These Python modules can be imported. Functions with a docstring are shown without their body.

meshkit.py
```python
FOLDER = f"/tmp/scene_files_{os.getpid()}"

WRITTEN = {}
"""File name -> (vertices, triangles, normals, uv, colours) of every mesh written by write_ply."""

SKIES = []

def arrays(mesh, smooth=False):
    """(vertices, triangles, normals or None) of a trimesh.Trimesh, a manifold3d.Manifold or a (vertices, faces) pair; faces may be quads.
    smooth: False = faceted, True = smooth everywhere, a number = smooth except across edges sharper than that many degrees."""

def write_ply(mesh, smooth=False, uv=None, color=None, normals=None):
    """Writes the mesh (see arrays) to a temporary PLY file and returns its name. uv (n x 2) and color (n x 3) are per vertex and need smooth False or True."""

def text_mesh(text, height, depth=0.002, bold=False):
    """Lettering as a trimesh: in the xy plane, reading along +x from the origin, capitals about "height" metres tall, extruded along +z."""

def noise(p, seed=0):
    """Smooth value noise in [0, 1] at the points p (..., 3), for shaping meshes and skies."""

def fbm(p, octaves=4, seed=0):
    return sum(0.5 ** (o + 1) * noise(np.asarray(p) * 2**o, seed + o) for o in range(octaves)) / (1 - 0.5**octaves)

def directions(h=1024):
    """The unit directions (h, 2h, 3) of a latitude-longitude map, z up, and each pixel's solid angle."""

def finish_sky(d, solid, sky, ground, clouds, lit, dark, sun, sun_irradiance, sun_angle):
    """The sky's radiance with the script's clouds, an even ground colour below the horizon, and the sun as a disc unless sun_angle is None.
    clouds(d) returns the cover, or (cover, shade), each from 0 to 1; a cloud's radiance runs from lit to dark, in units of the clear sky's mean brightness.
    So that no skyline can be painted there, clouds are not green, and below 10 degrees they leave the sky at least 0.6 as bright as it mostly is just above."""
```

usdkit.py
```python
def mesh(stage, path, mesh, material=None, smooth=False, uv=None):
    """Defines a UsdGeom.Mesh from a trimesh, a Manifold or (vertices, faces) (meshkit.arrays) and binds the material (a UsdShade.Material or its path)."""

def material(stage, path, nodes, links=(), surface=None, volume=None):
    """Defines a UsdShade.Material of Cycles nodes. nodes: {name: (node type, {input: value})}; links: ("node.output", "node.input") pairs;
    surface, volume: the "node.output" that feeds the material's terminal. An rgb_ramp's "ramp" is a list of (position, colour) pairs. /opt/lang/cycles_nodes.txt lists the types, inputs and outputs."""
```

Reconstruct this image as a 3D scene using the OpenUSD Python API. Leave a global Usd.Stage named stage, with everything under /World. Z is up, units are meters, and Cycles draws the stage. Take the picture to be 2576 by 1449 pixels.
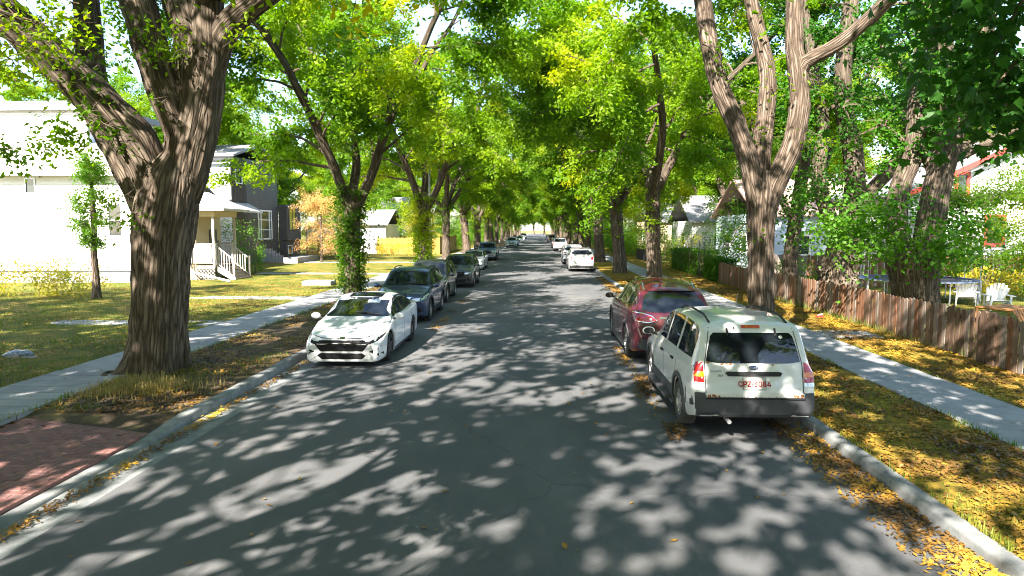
import math, random, numpy as np, trimesh, usdkit, meshkit
import manifold3d as m3
from scipy.ndimage import gaussian_filter1d
from shapely import geometry as sg, affinity as sa, ops as so
from pxr import Usd, UsdGeom, UsdLux, UsdShade, Gf, Sdf, Vt
PI = math.pi
stage = Usd.Stage.CreateInMemory()
UsdGeom.SetStageUpAxis(stage, 'Z'); UsdGeom.SetStageMetersPerUnit(stage, 1.0)
UsdGeom.Xform.Define(stage, '/World'); UsdGeom.Scope.Define(stage, '/World/Looks')
# ------------------------------------------------------------------ camera
EYE = np.array([0, 0, 3.05]); FPX = 1685.0; CX, CY = 1288.0, 724.5     # measured on a 2576 px wide view
PITCH = math.atan(149.5/FPX); YAW = math.atan(65/math.hypot(FPX, 149.5))
cp, sp_, cy_, sy_ = math.cos(PITCH), math.sin(PITCH), math.cos(YAW), math.sin(YAW)
FWD = np.array([-sy_*cp, cy_*cp, -sp_]); RGT = np.array([cy_, sy_, 0]); UPV = np.cross(RGT, FWD)
cam = UsdGeom.Camera.Define(stage, '/World/camera')
cam.CreateHorizontalApertureAttr(36.0); cam.CreateVerticalApertureAttr(36.0*9/16)
cam.CreateFocalLengthAttr(36.0*FPX/2576); cam.CreateClippingRangeAttr(Gf.Vec2f(0.05, 5000))
m4 = Gf.Matrix4d(*RGT, 0, *UPV, 0, *(-FWD), 0, *EYE, 1); cam.AddTransformOp().Set(m4)
cam.CreateExposureAttr(2.52)
# ------------------------------------------------------------------ sky and sun
SUN = np.array([-0.34, -0.80, 0.0]); SUN[:2] /= np.linalg.norm(SUN[:2]); ELEV = math.radians(39)
SUN = np.array([SUN[0]*math.cos(ELEV), SUN[1]*math.cos(ELEV), math.sin(ELEV)])
dome = UsdLux.DomeLight.Define(stage, '/World/sky')
skym = usdkit.material(stage, '/World/Looks/sky_look', {
    's': ('sky_texture', {'sky_type': 'single_scattering', 'sun_disc': False, 'sun_elevation': ELEV, 'sun_rotation': math.atan2(SUN[0], SUN[1]), 'air_density': 1.0, 'aerosol_density': 1.0}),
    'b': ('background_shader', {'strength': 0.095})}, [('s.color', 'b.color')], surface='b.background')
UsdShade.MaterialBindingAPI.Apply(dome.GetPrim()).Bind(skym)
sun = UsdLux.DistantLight.Define(stage, '/World/sun')
sun.CreateNormalizeAttr(True); sun.CreateIntensityAttr(1.25); sun.CreateAngleAttr(0.55); sun.CreateColorAttr(Gf.Vec3f(1.0, 0.91, 0.82))
zz = SUN; xx = np.cross([0, 0, 1], zz); xx /= np.linalg.norm(xx); yy = np.cross(zz, xx)
sun.AddTransformOp().Set(Gf.Matrix4d(*xx, 0, *yy, 0, *zz, 0, 0, 0, 60, 1))

# ------------------------------------------------------------------ helpers
def ray(u, v):
    return RGT*((u-CX)/FPX) + UPV*(-(v-CY)/FPX) + FWD
def at(u, v, Y):                       # the point at world depth Y seen at (u, v) of the photograph
    d = ray(u, v); return EYE + d*(Y/d[1])
ZG = 0.12                              # height of verges and lawns above the road
def gnd(u, v, z=ZG):
    d = ray(u, v); return EYE + d*((z-EYE[2])/d[2])
_names = {}
def numbered(path):
    k = _names.get(path, 0); _names[path] = k+1
    return path if k == 0 else f'{path}_{k:03d}'
def pth(x): return str(x.GetPath()) if hasattr(x, 'GetPath') else x
def props(p, label=None, cat=None, group=None, kind=None):
    for k, v in (('label', label), ('category', cat), ('group', group), ('kind', kind)):
        if v: p.SetCustomDataByKey(k, v)
    return p
def thing(name, label, cat, loc=(0, 0, 0), rz=0, group=None):
    x = UsdGeom.Xform.Define(stage, numbered('/World/'+name)); x.AddTranslateOp().Set(Gf.Vec3d(*map(float, loc)))
    if rz: x.AddRotateZOp().Set(float(rz))
    return props(x.GetPrim(), label, cat, group)
def obj(name, mesh, mat, parent=None, smooth=False, uv=None, **kw):
    base = pth(parent) if parent is not None else '/World'
    m = usdkit.mesh(stage, numbered(f'{base}/{name}'), mesh, mat, smooth, uv)
    return props(m.GetPrim(), **kw)
def dup(root, loc, rz=0, sc=None, **kw):
    d = root.GetCustomData(); name = root.GetPath().name
    while name[-4:-3] == '_' and name[-3:].isdigit(): name = name[:-4]
    x = UsdGeom.Xform.Define(stage, numbered('/World/'+name)); x.AddTranslateOp().Set(Gf.Vec3d(*map(float, loc)))
    x.AddRotateZOp().Set(float(rz))
    if sc: x.AddScaleOp().Set(Gf.Vec3f(*sc))
    p = x.GetPrim(); p.GetReferences().AddInternalReference(root.GetPath()); p.SetInstanceable(True)
    return props(p, kw.get('label'), kw.get('cat', d.get('category')), kw.get('group'))
class MB:                              # collects shapes into one mesh
    def __init__(s): s.v, s.f, s.n = [], [], 0
    def add(s, v, f):
        v = np.asarray(v, float); f = np.asarray(f, int)
        if f.shape[1] == 4: f = np.vstack([f[:, [0, 1, 2]], f[:, [0, 2, 3]]])
        s.v.append(v); s.f.append(f+s.n); s.n += len(v); return s
    def tm(s, m): return s.add(m.vertices, m.faces)
    def box(s, c, d, rz=0, rx=0, ry=0):
        m = trimesh.creation.box(d)
        for a, ax in ((rx, [1, 0, 0]), (ry, [0, 1, 0]), (rz, [0, 0, 1])):
            if a: m.apply_transform(trimesh.transformations.rotation_matrix(a, ax))
        m.apply_translation(c); return s.tm(m)
    def bb(s, x0, x1, y0, y1, z0, z1): return s.box(((x0+x1)/2, (y0+y1)/2, (z0+z1)/2), (abs(x1-x0), abs(y1-y0), abs(z1-z0)))
    def bar(s, a, b, r, n=8, r2=None):
        v, f, _ = tube(np.array([a, b], float), [r, r2 or r], n); return s.add(v, f)
    def get(s): return np.vstack(s.v), np.vstack(s.f)
    def build(s, name, mat, parent=None, smooth=False, **kw): return obj(name, s.get(), mat, parent, smooth, **kw)
def frames(p):
    t = np.gradient(p, axis=0); t /= np.linalg.norm(t, axis=1, keepdims=True)+1e-12
    a = np.zeros_like(p); ref = np.array([1.0, 0, 0]) if abs(t[0][0]) < .8 else np.array([0, 1.0, 0])
    for i in range(len(p)):
        ref = ref - t[i]*np.dot(ref, t[i]); ref /= np.linalg.norm(ref)+1e-12; a[i] = ref
    return t, a, np.cross(t, a)
def tube(p, r, n=8, cap=True, mod=None):
    """tube along p; mod(theta, s, P) multiplies the radius. Returns vertices, quads, uv"""
    p = np.asarray(p, float); r = np.broadcast_to(np.asarray(r, float), (len(p),))
    t, a, b = frames(p); th = np.arange(n)*2*PI/n
    s = np.concatenate([[0], np.cumsum(np.linalg.norm(np.diff(p, axis=0), axis=1))])
    dirs = np.cos(th)[None, :, None]*a[:, None]+np.sin(th)[None, :, None]*b[:, None]
    R = np.repeat(r[:, None], n, 1)
    if mod is not None: R = R*mod(th[None, :], s[:, None], p[:, None]+dirs*R[..., None])
    v = (p[:, None]+dirs*R[..., None]).reshape(-1, 3)
    i, j = np.meshgrid(np.arange(len(p)-1), np.arange(n), indexing='ij')
    q = np.stack([i*n+j, i*n+(j+1) % n, (i+1)*n+(j+1) % n, (i+1)*n+j], -1).reshape(-1, 4)
    uv = np.stack([np.broadcast_to(th/(2*PI)*np.maximum(r.max(), .02)*6.28, R.shape), np.broadcast_to(s[:, None], R.shape)], -1).reshape(-1, 2)
    if cap:
        for e, k in ((0, 0), (len(p)-1, 1)):
            v = np.vstack([v, p[e]]); c = len(v)-1; uv = np.vstack([uv, [0, s[e]]]); o = e*n
            jj = np.arange(n); a_, b_ = o+jj, o+(jj+1) % n
            q = np.vstack([q, np.stack([np.full(n, c), b_, a_, np.full(n, c)] if k == 0 else [np.full(n, c), a_, b_, np.full(n, c)], 1)])
    return v, q, uv
def quads(q):
    q = np.asarray(q); t = np.vstack([q[:, [0, 1, 2]], q[:, [0, 2, 3]]])
    return t[(t[:, 0] != t[:, 1]) & (t[:, 1] != t[:, 2]) & (t[:, 0] != t[:, 2])]
def spline(p, n):
    from scipy.interpolate import PchipInterpolator
    p = np.asarray(p, float); s = np.concatenate([[0], np.cumsum(np.linalg.norm(np.diff(p[:, :3], axis=0), axis=1))])
    return PchipInterpolator(s, p)(np.linspace(0, s[-1], n))
def extr(poly, d):                     # shapely polygon extruded by d
    return trimesh.creation.extrude_polygon(poly, d, engine='earcut')

# ------------------------------------------------------------------ materials
MATS = {}
def mat(name, color, rough=.6, metal=0, spec=.5, coat=0, c2=None, scale=6, bump=None, detail=4, stretch=(1, 1, 1), coord='geometry.position', ramp=None, trans=0, emit=0):
    """a principled material; c2: second colour mixed by noise; bump: (scale, distance)"""
    n = {'p': ('principled_bsdf', {'base_color': color, 'roughness': rough, 'metallic': metal, 'specular_ior_level': spec, 'coat_weight': coat, 'coat_roughness': .03, 'transmission_weight': trans}), }
    l = []
    if c2 is not None or bump or ramp:
        src, out = coord.split('.'); n['src'] = (src, {}); n['map'] = ('mapping', {'scale': stretch}); l.append((f'src.{out}', 'map.vector'))
    if c2 is not None or ramp:
        n['nz'] = ('noise_texture', {'scale': scale, 'detail': detail, 'roughness': .6})
        n['rp'] = ('rgb_ramp', {'ramp': ramp or [(.35, color), (.65, c2)]})
        l += [('map.vector', 'nz.vector'), ('nz.fac', 'rp.fac'), ('rp.color', 'p.base_color')]
    if bump:
        n['nb'] = ('noise_texture', {'scale': bump[0], 'detail': 5, 'roughness': .6}); n['bp'] = ('bump', {'strength': .8, 'distance': bump[1]})
        l += [('map.vector', 'nb.vector'), ('nb.fac', 'bp.height'), ('bp.normal', 'p.normal')]
    MATS[name] = usdkit.material(stage, '/World/Looks/'+name, n, l, surface='p.BSDF'); return MATS[name]
def leaf_mat(name, ramp, tr=.45, patch=.16):
    n = {'g': ('geometry', {}), 'nz': ('noise_texture', {'scale': patch, 'detail': 2}),
         'm1': ('math', {'math_type': 'multiply', 'value2': .5}), 'm2': ('math', {'math_type': 'multiply_add', 'value2': 1.7, 'value3': -.55}),
         'ad': ('math', {'math_type': 'add'}), 'rp': ('rgb_ramp', {'ramp': ramp}), 'hs': ('hsv', {'saturation': 1.05, 'value': 1.85, 'hue': .497}),
         'd': ('principled_bsdf', {'roughness': .5, 'specular_ior_level': .3}), 't': ('translucent_bsdf', {}), 'mx': ('mix_closure', {'fac': tr})}
    l = [('g.position', 'nz.vector'), ('g.random_per_island', 'm1.value1'), ('nz.fac', 'm2.value1'), ('m1.value', 'ad.value1'), ('m2.value', 'ad.value2'), ('ad.value', 'rp.fac'),
         ('rp.color', 'd.base_color'), ('rp.color', 'hs.color'), ('hs.color', 't.color'), ('d.BSDF', 'mx.closure1'), ('t.BSDF', 'mx.closure2')]
    MATS[name] = usdkit.material(stage, '/World/Looks/'+name, n, l, surface='mx.closure'); return MATS[name]
leaf_mat('elm_leaves', [(0, (.05, .12, .005)), (.25, (.10, .21, .006)), (.46, (.21, .31, .008)), (.68, (.38, .39, .010)), (.9, (.58, .40, .012)), (1, (.5, .28, .015))], .54)
leaf_mat('maple_leaves', [(0, (.022, .09, .007)), (.45, (.045, .15, .009)), (.8, (.12, .24, .012)), (1, (.40, .38, .02))])
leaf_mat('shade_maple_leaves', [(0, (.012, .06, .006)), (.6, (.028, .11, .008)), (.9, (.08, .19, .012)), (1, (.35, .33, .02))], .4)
leaf_mat('shrub_leaves', [(0, (.04, .12, .008)), (.55, (.10, .22, .012)), (1, (.30, .36, .02))], .42)
leaf_mat('yellow_leaves', [(0, (.22, .24, .02)), (.5, (.42, .36, .03)), (1, (.55, .36, .04))], .4)
leaf_mat('rusty_leaves', [(0, (.40, .22, .07)), (.5, (.54, .40, .15)), (1, (.60, .50, .22))], .35)
leaf_mat('litter', [(0, (.07, .04, .012)), (.25, (.16, .085, .018)), (.45, (.32, .18, .025)), (.62, (.46, .29, .03)), (.85, (.52, .37, .04)), (1, (.28, .30, .04))], .1, .8)
leaf_mat('grass_blades', [(0, (.07, .12, .015)), (.4, (.15, .18, .02)), (.7, (.26, .23, .05)), (1, (.36, .26, .08))], .3, .7)
leaf_mat('dry_grass', [(0, (.10, .12, .03)), (.3, (.25, .2, .06)), (.7, (.4, .3, .13)), (1, (.45, .36, .2))], .3, .9)
def bark_mat(name, ramp, dist=.045):
    n = {'uv': ('texture_coordinate', {}), 'map': ('mapping', {'scale': (1, .10, 1)}), 'w': ('noise_texture', {'scale': 9, 'detail': 4}), 'wa': ('vector_math', {'math_type': 'multiply_add', 'vector2': (.13, .13, 0)}),
         'v': ('voronoi_texture', {'feature': 'distance_to_edge', 'scale': 14}), 'vr': ('rgb_ramp', {'ramp': [(0, (0, 0, 0)), (.10, (.45, .45, .45)), (.32, (1, 1, 1))]}), 'f': ('noise_texture', {'scale': 46, 'detail': 8, 'roughness': .65}), 'g': ('noise_texture', {'scale': 2.2, 'detail': 5}),
         'h': ('math', {'math_type': 'multiply_add', 'value2': .5}), 'h2': ('math', {'math_type': 'multiply_add', 'value2': .42}), 'h3': ('math', {'math_type': 'multiply_add', 'value2': .35, 'value3': -.17}),
         'rp': ('rgb_ramp', {'ramp': ramp}), 'b': ('bump', {'strength': 1.0, 'distance': dist}), 'p': ('principled_bsdf', {'roughness': .92, 'specular_ior_level': .12})}
    l = [('uv.UV', 'map.vector'), ('map.vector', 'w.vector'), ('w.color', 'wa.vector1'), ('map.vector', 'wa.vector3'), ('wa.vector', 'v.vector'), ('v.distance', 'vr.fac'), ('map.vector', 'f.vector'), ('uv.UV', 'g.vector'),
         ('vr.color', 'h.value1'), ('f.fac', 'h2.value1'), ('h2.value', 'h.value3'), ('g.fac', 'h3.value1'), ('h3.value', 'h2.value3'), ('h.value', 'rp.fac'), ('h.value', 'b.height'), ('b.normal', 'p.normal'), ('rp.color', 'p.base_color')]
    MATS[name] = usdkit.material(stage, '/World/Looks/'+name, n, l, surface='p.BSDF')
bark_mat('bark', [(.12, (.036, .028, .02)), (.42, (.088, .069, .051)), (.7, (.155, .125, .093)), (.9, (.25, .205, .16))])
bark_mat('bark_grey', [(.15, (.035, .027, .02)), (.45, (.11, .083, .06)), (.7, (.19, .15, .118)), (.9, (.29, .24, .20))])
mat('twig', (.10, .075, .055), .85, spec=.2)
mat('asphalt', (.05, .05, .05), .85, spec=.3, scale=.9, detail=9, ramp=[(.25, (.056, .060, .066)), (.5, (.072, .076, .082)), (.7, (.086, .088, .092))], bump=(140, .004))
MATS['asphalt'] = usdkit.material(stage, '/World/Looks/road_asphalt', {
    'g': ('geometry', {}), 'map': ('mapping', {'scale': (1, .35, 1)}), 'n1': ('noise_texture', {'scale': .55, 'detail': 8, 'roughness': .65}), 'r1': ('rgb_ramp', {'ramp': [(.25, (.066, .070, .075)), (.5, (.100, .103, .106)), (.75, (.140, .139, .137))]}),
    'n2': ('noise_texture', {'scale': 160, 'detail': 3}), 'r2': ('rgb_ramp', {'ramp': [(.3, (.55, .55, .55)), (.5, (1, 1, 1)), (.64, (1.0, 1.0, 1.0)), (.74, (2.0, 2.0, 1.95))]}), 'mu': ('mix', {'mix_type': 'multiply', 'fac': .8}),
    'nw': ('noise_texture', {'scale': 1.1, 'detail': 5}), 'wa': ('vector_math', {'math_type': 'multiply_add', 'vector2': (.9, .9, 0)}), 'v': ('voronoi_texture', {'feature': 'distance_to_edge', 'scale': .17}), 'cr': ('rgb_ramp', {'ramp': [(0, (.35, .35, .35)), (.0015, (.5, .5, .5)), (.004, (1, 1, 1))]}), 'm2': ('mix', {'mix_type': 'multiply', 'fac': .45}),
    'b': ('bump', {'strength': .7, 'distance': .006}), 'p': ('principled_bsdf', {'roughness': .85, 'specular_ior_level': .3})},
    [('g.position', 'map.vector'), ('map.vector', 'n1.vector'), ('n1.fac', 'r1.fac'), ('g.position', 'n2.vector'), ('n2.fac', 'r2.fac'), ('r1.color', 'mu.color1'), ('r2.color', 'mu.color2'), ('g.position', 'nw.vector'), ('nw.color', 'wa.vector1'), ('g.position', 'wa.vector3'), ('wa.vector', 'v.vector'),
     ('v.distance', 'cr.fac'), ('mu.color', 'm2.color1'), ('cr.color', 'm2.color2'), ('m2.color', 'p.base_color'), ('n2.fac', 'b.height'), ('b.normal', 'p.normal')], surface='p.BSDF')
mat('concrete', (.4, .4, .4), .85, spec=.3, scale=2.5, detail=8, ramp=[(.25, (.19, .195, .20)), (.5, (.255, .26, .265)), (.75, (.32, .32, .315))], bump=(70, .003))
mat('concrete_b', (.4, .4, .4), .85, spec=.3, scale=3, detail=8, ramp=[(.25, (.17, .175, .185)), (.5, (.225, .23, .24)), (.75, (.29, .29, .29))], bump=(70, .003))
mat('kerb_concrete', (.3, .3, .3), .85, spec=.3, scale=4, detail=8, ramp=[(.25, (.10, .11, .11)), (.5, (.18, .19, .19)), (.75, (.26, .26, .25))], bump=(50, .005))
mat('soil', (.1, .07, .05), .95, spec=.1, scale=3, detail=8, ramp=[(.3, (.055, .042, .03)), (.5, (.09, .068, .045)), (.62, (.16, .12, .06)), (.75, (.24, .16, .06))], bump=(30, .03))
mat('turf', (.1, .12, .03), .95, spec=.1, scale=1.1, detail=8, ramp=[(.30, (.055, .075, .012)), (.45, (.10, .115, .02)), (.57, (.17, .14, .03)), (.70, (.25, .155, .04))], bump=(40, .03))
mat('leafy_turf', (.1, .12, .03), .95, spec=.1, scale=9, detail=10, ramp=[(.30, (.05, .05, .010)), (.43, (.12, .095, .018)), (.55, (.22, .15, .024)), (.70, (.34, .23, .03))], bump=(30, .03))
mat('far_grass', (.12, .13, .04), .95, spec=.1, c2=(.2, .18, .06), scale=.5, bump=(30, .03))
for i, c in enumerate([(.21, .10, .088), (.25, .125, .105), (.18, .10, .092), (.23, .115, .10)]):
    mat(f'brick_{"abcd"[i]}', c, .85, spec=.25, c2=tuple(x*.75 for x in c), scale=14, bump=(80, .004))
for i, c in enumerate([(.20, .10, .056), (.22, .145, .10), (.14, .09, .062), (.23, .185, .15), (.21, .10, .055)]):
    mat(f'picket_{"abcde"[i]}', c, .85, spec=.2, stretch=(9, 9, .8), c2=tuple(x*.55 for x in c), scale=3, detail=6, bump=(8, .006))
mat('dark_trim', (.03, .032, .035), .5); mat('white_paint', (.78, .78, .77), .5); mat('white_siding', (.66, .66, .655), .55, c2=(.60, .60, .595), scale=2)
mat('beige_siding', (.52, .42, .28), .6, c2=(.47, .38, .25), scale=2); mat('grey_siding', (.10, .098, .10), .6, c2=(.08, .08, .083), scale=2)
mat('taupe_siding', (.085, .078, .075), .6, c2=(.07, .063, .06), scale=2); mat('brown_batten', (.055, .046, .044), .6, c2=(.045, .037, .035), scale=2)
mat('blue_siding', (.42, .50, .58), .6, c2=(.38, .46, .54), scale=2)
mat('shingle', (.16, .16, .17), .9, c2=(.24, .24, .245), scale=9, stretch=(1, 1, 3), bump=(40, .01)); mat('pale_shingle', (.42, .40, .385), .9, c2=(.5, .48, .46), scale=9, bump=(40, .01))
mat('red_trim', (.45, .05, .04), .5); mat('pink_roof', (.42, .25, .22), .9, c2=(.5, .33, .29), scale=8, bump=(40, .01))
mat('window_glass', (.02, .03, .035), .04, spec=.9); mat('yellow_window', (.45, .38, .03), .2, c2=(.35, .30, .03), scale=2)
mat('gold_board_b', (.24, .14, .018), .6, c2=(.19, .11, .014), scale=5, stretch=(3, 3, .6)); mat('gold_board_c', (.42, .27, .035), .6, c2=(.33, .2, .024), scale=5, stretch=(3, 3, .6)); mat('gold_board', (.34, .20, .022), .6, c2=(.26, .15, .016), scale=5, stretch=(3, 3, .6)); mat('galvanised', (.42, .44, .46), .4, metal=.7)
mat('black_metal', (.02, .02, .022), .45); mat('deck_wood', (.20, .14, .10), .8, c2=(.14, .10, .07), scale=5); mat('rail_wood', (.46, .43, .40), .7, c2=(.38, .35, .32), scale=5)
mat('mat_black', (.012, .012, .016), .6); mat('blue_pad', (.02, .05, .16), .5); mat('cedar', (.42, .20, .06), .6, c2=(.30, .13, .04), scale=5)
mat('red_plastic', (.5, .03, .03), .4); mat('litter_bag', (.03, .06, .13), .4, c2=(.3, .33, .36), scale=25)
# ================================================================== the setting
def sheet(xs, ys, zf):
    X, Y = np.meshgrid(xs, ys); Z = zf(X, Y); v = np.stack([X, Y, Z], -1).reshape(-1, 3)
    n = len(xs); i, j = np.meshgrid(np.arange(len(ys)-1), np.arange(n-1), indexing='ij')
    return v, quads(np.stack([i*n+j, i*n+j+1, (i+1)*n+j+1, (i+1)*n+j], -1).reshape(-1, 4))
def nz2(X, Y, s, seed=0): return meshkit.fbm(np.stack([X*s, Y*s, np.zeros_like(X)], -1), 4, seed)-.5
def steps(a, b, near, far, y0=0):        # y values, spacing growing with distance
    y = [a]
    while y[-1] < b: y.append(y[-1]+max(near, min(far, abs(y[-1]-y0)*.03)))
    return np.array(y[:-1]+[b])
KL, KR = -5.47, 4.12                     # kerb faces
prof_x = np.array([-600, -120, -40, -12, -10.4, -10.38, 4.42, 4.44, 4.9, 40, 120, 600.]); prof_z = np.array([0, 0, .09, .09, .09, -.1, -.1, .09, .09, .09, 0, 0])
obj('ground', sheet(prof_x, np.array([-300, -60, 0, 60, 150, 400, 900.]), lambda X, Y: np.interp(X, prof_x, prof_z)), 'far_grass' and MATS['far_grass'], kind='structure')
def road_z(X): return .03-.03*((X-(KL+KR)/2)/4.8)**2
ys_r = steps(-40, 420, .5, 12)
obj('road', sheet(np.linspace(-4.95, KR+.02, 24), ys_r, lambda X, Y: road_z(X)+.006*nz2(X, Y, .5)), MATS['asphalt'], smooth=True, kind='structure')
obj('gutter', sheet(np.array([KL-.05, KL, -5.2, -4.95, -4.93]), ys_r, lambda X, Y: np.interp(X, [KL-.05, -5.2, -4.95, -4.93], [-.01, -.006, .006, -.02])), MATS['kerb_concrete'], kind='structure')
# kerbs: stones 2.4 m long with rounded nose, dropped at the brick drive
kerb = UsdGeom.Xform.Define(stage, '/World/kerb').GetPrim(); props(kerb, kind='structure')
def kerb_h(side, y):
    if side > 0: return ZG+.015
    return .035+(ZG+.02-.035)*np.clip((y-8.9)/1.3, 0, 1)
def kerb_run(side, y0, y1, face):
    yy = np.linspace(y0+.006, y1-.006, max(2, int((y1-y0)/.3)+1)); prof = []
    for y in yy:
        h = kerb_h(side, y)+.004*math.sin(y*3.1); w = .2
        pts = [(0, -.08), (.012, h-.05), (.03, h-.016), (.06, h), (w-.02, h), (w, h-.012), (w, -.08)]
        wob = .012*math.sin(y*.9)+.008*math.sin(y*2.7)
        prof.append([(face+side*(px+wob), y, pz) for px, pz in pts])
    v = np.array(prof); k = v.shape[1]; n = len(yy); v = v.reshape(-1, 3)
    i, j = np.meshgrid(np.arange(n-1), np.arange(k-1), indexing='ij'); q = np.stack([i*k+j, i*k+j+1, (i+1)*k+j+1, (i+1)*k+j], -1).reshape(-1, 4)
    if side > 0: q = q[:, ::-1]
    f = quads(q); e = []
    for o, s in ((0, 1), ((n-1)*k, -1)):
        for a in range(1, k-1): e.append((o, o+a, o+a+1) if (s*side < 0) else (o, o+a+1, o+a))
    return v, np.vstack([f, e])
for side, face in ((-1, KL), (1, KR)):
    y = 3.0
    while y < 60: obj('kerb_stone', kerb_run(side, y, y+2.4, face), MATS['kerb_concrete'], kerb, smooth=40); y += 2.4
    obj('kerb_run', kerb_run(side, y, 400, face), MATS['kerb_concrete'], kerb, smooth=40); obj('kerb_run', kerb_run(side, -40, 3.0, face), MATS['kerb_concrete'], kerb, smooth=40)
# verges and lawns
ys_v = steps(-30, 400, .35, 10)
def ground_h(X, Y): return ZG+.05*nz2(X, Y, .45, 3)
def edge(X, a, b, w=.35): return np.clip(np.minimum(X-a, b-X)/w, 0, 1)
SWL = (-9.85, -8.15); SWR = (6.38, 7.86)
obj('left_verge', sheet(np.linspace(SWL[1], KL-.19, 14), ys_v, lambda X, Y: ground_h(X, Y)*edge(X, SWL[1], KL-.19)+(1-edge(X, SWL[1], KL-.19))*np.where((Y > 5.5) & (Y < 10.1), .03, ZG-.005)-np.where((Y < 9.9) & (Y > 4), .13, 0)), MATS['soil'], smooth=True, kind='structure')
obj('right_verge', sheet(np.linspace(KR+.19, SWR[0], 12), ys_v, lambda X, Y: ZG+.0+edge(X, KR+.19, SWR[0])*(.03+.05*nz2(X, Y, .6, 5))), MATS['leafy_turf'], smooth=True, kind='structure')
obj('left_lawn', sheet(np.concatenate([np.linspace(SWL[0], -24, 30), [-30, -45, -70]])[::-1], ys_v, lambda X, Y: ZG-.01+edge(X, -75, SWL[0])*(.03+.10*nz2(X, Y, .25, 7)+.03*nz2(X, Y, 1.1, 9))), MATS['turf'], smooth=True, kind='structure')
obj('fence_strip', sheet(np.linspace(SWR[1], 10.4, 12), ys_v, lambda X, Y: ZG-.01+edge(X, SWR[1], 12)*(.03+.05*nz2(X, Y, .6, 15))), MATS['leafy_turf'], smooth=True, kind='structure')
obj('back_yard', sheet(np.concatenate([np.linspace(10.4, 26, 16), [34, 50, 75]]), ys_v, lambda X, Y: ZG+.03+.05*nz2(X, Y, .3, 25)), MATS['turf'], smooth=True, kind='structure')
# pavements: slabs one by one as far as they can be told apart
def slab(x0, x1, y0, y1, top=ZG+.028, t=.09, g=.011, rnd=random.Random(4)):
    dz = [rnd.uniform(-.004, .004) for _ in range(4)]; b = .012
    X0, X1, Y0, Y1 = x0+g, x1-g, y0+g, y1-g
    v = [(X0, Y0, top-t), (X1, Y0, top-t), (X1, Y1, top-t), (X0, Y1, top-t)] + [(X0, Y0, top-b), (X1, Y0, top-b), (X1, Y1, top-b), (X0, Y1, top-b)]
    v += [(X0+b, Y0+b, top+dz[0]), (X1-b, Y0+b, top+dz[1]), (X1-b, Y1-b, top+dz[2]), (X0+b, Y1-b, top+dz[3])]
    q = []
    for o in (0, 4):
        for k in range(4): q.append((o+k, o+(k+1) % 4, o+4+(k+1) % 4, o+4+k))
    q.append((8, 9, 10, 11)); return np.array(v), quads(q)
rnd = random.Random(11)
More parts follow.
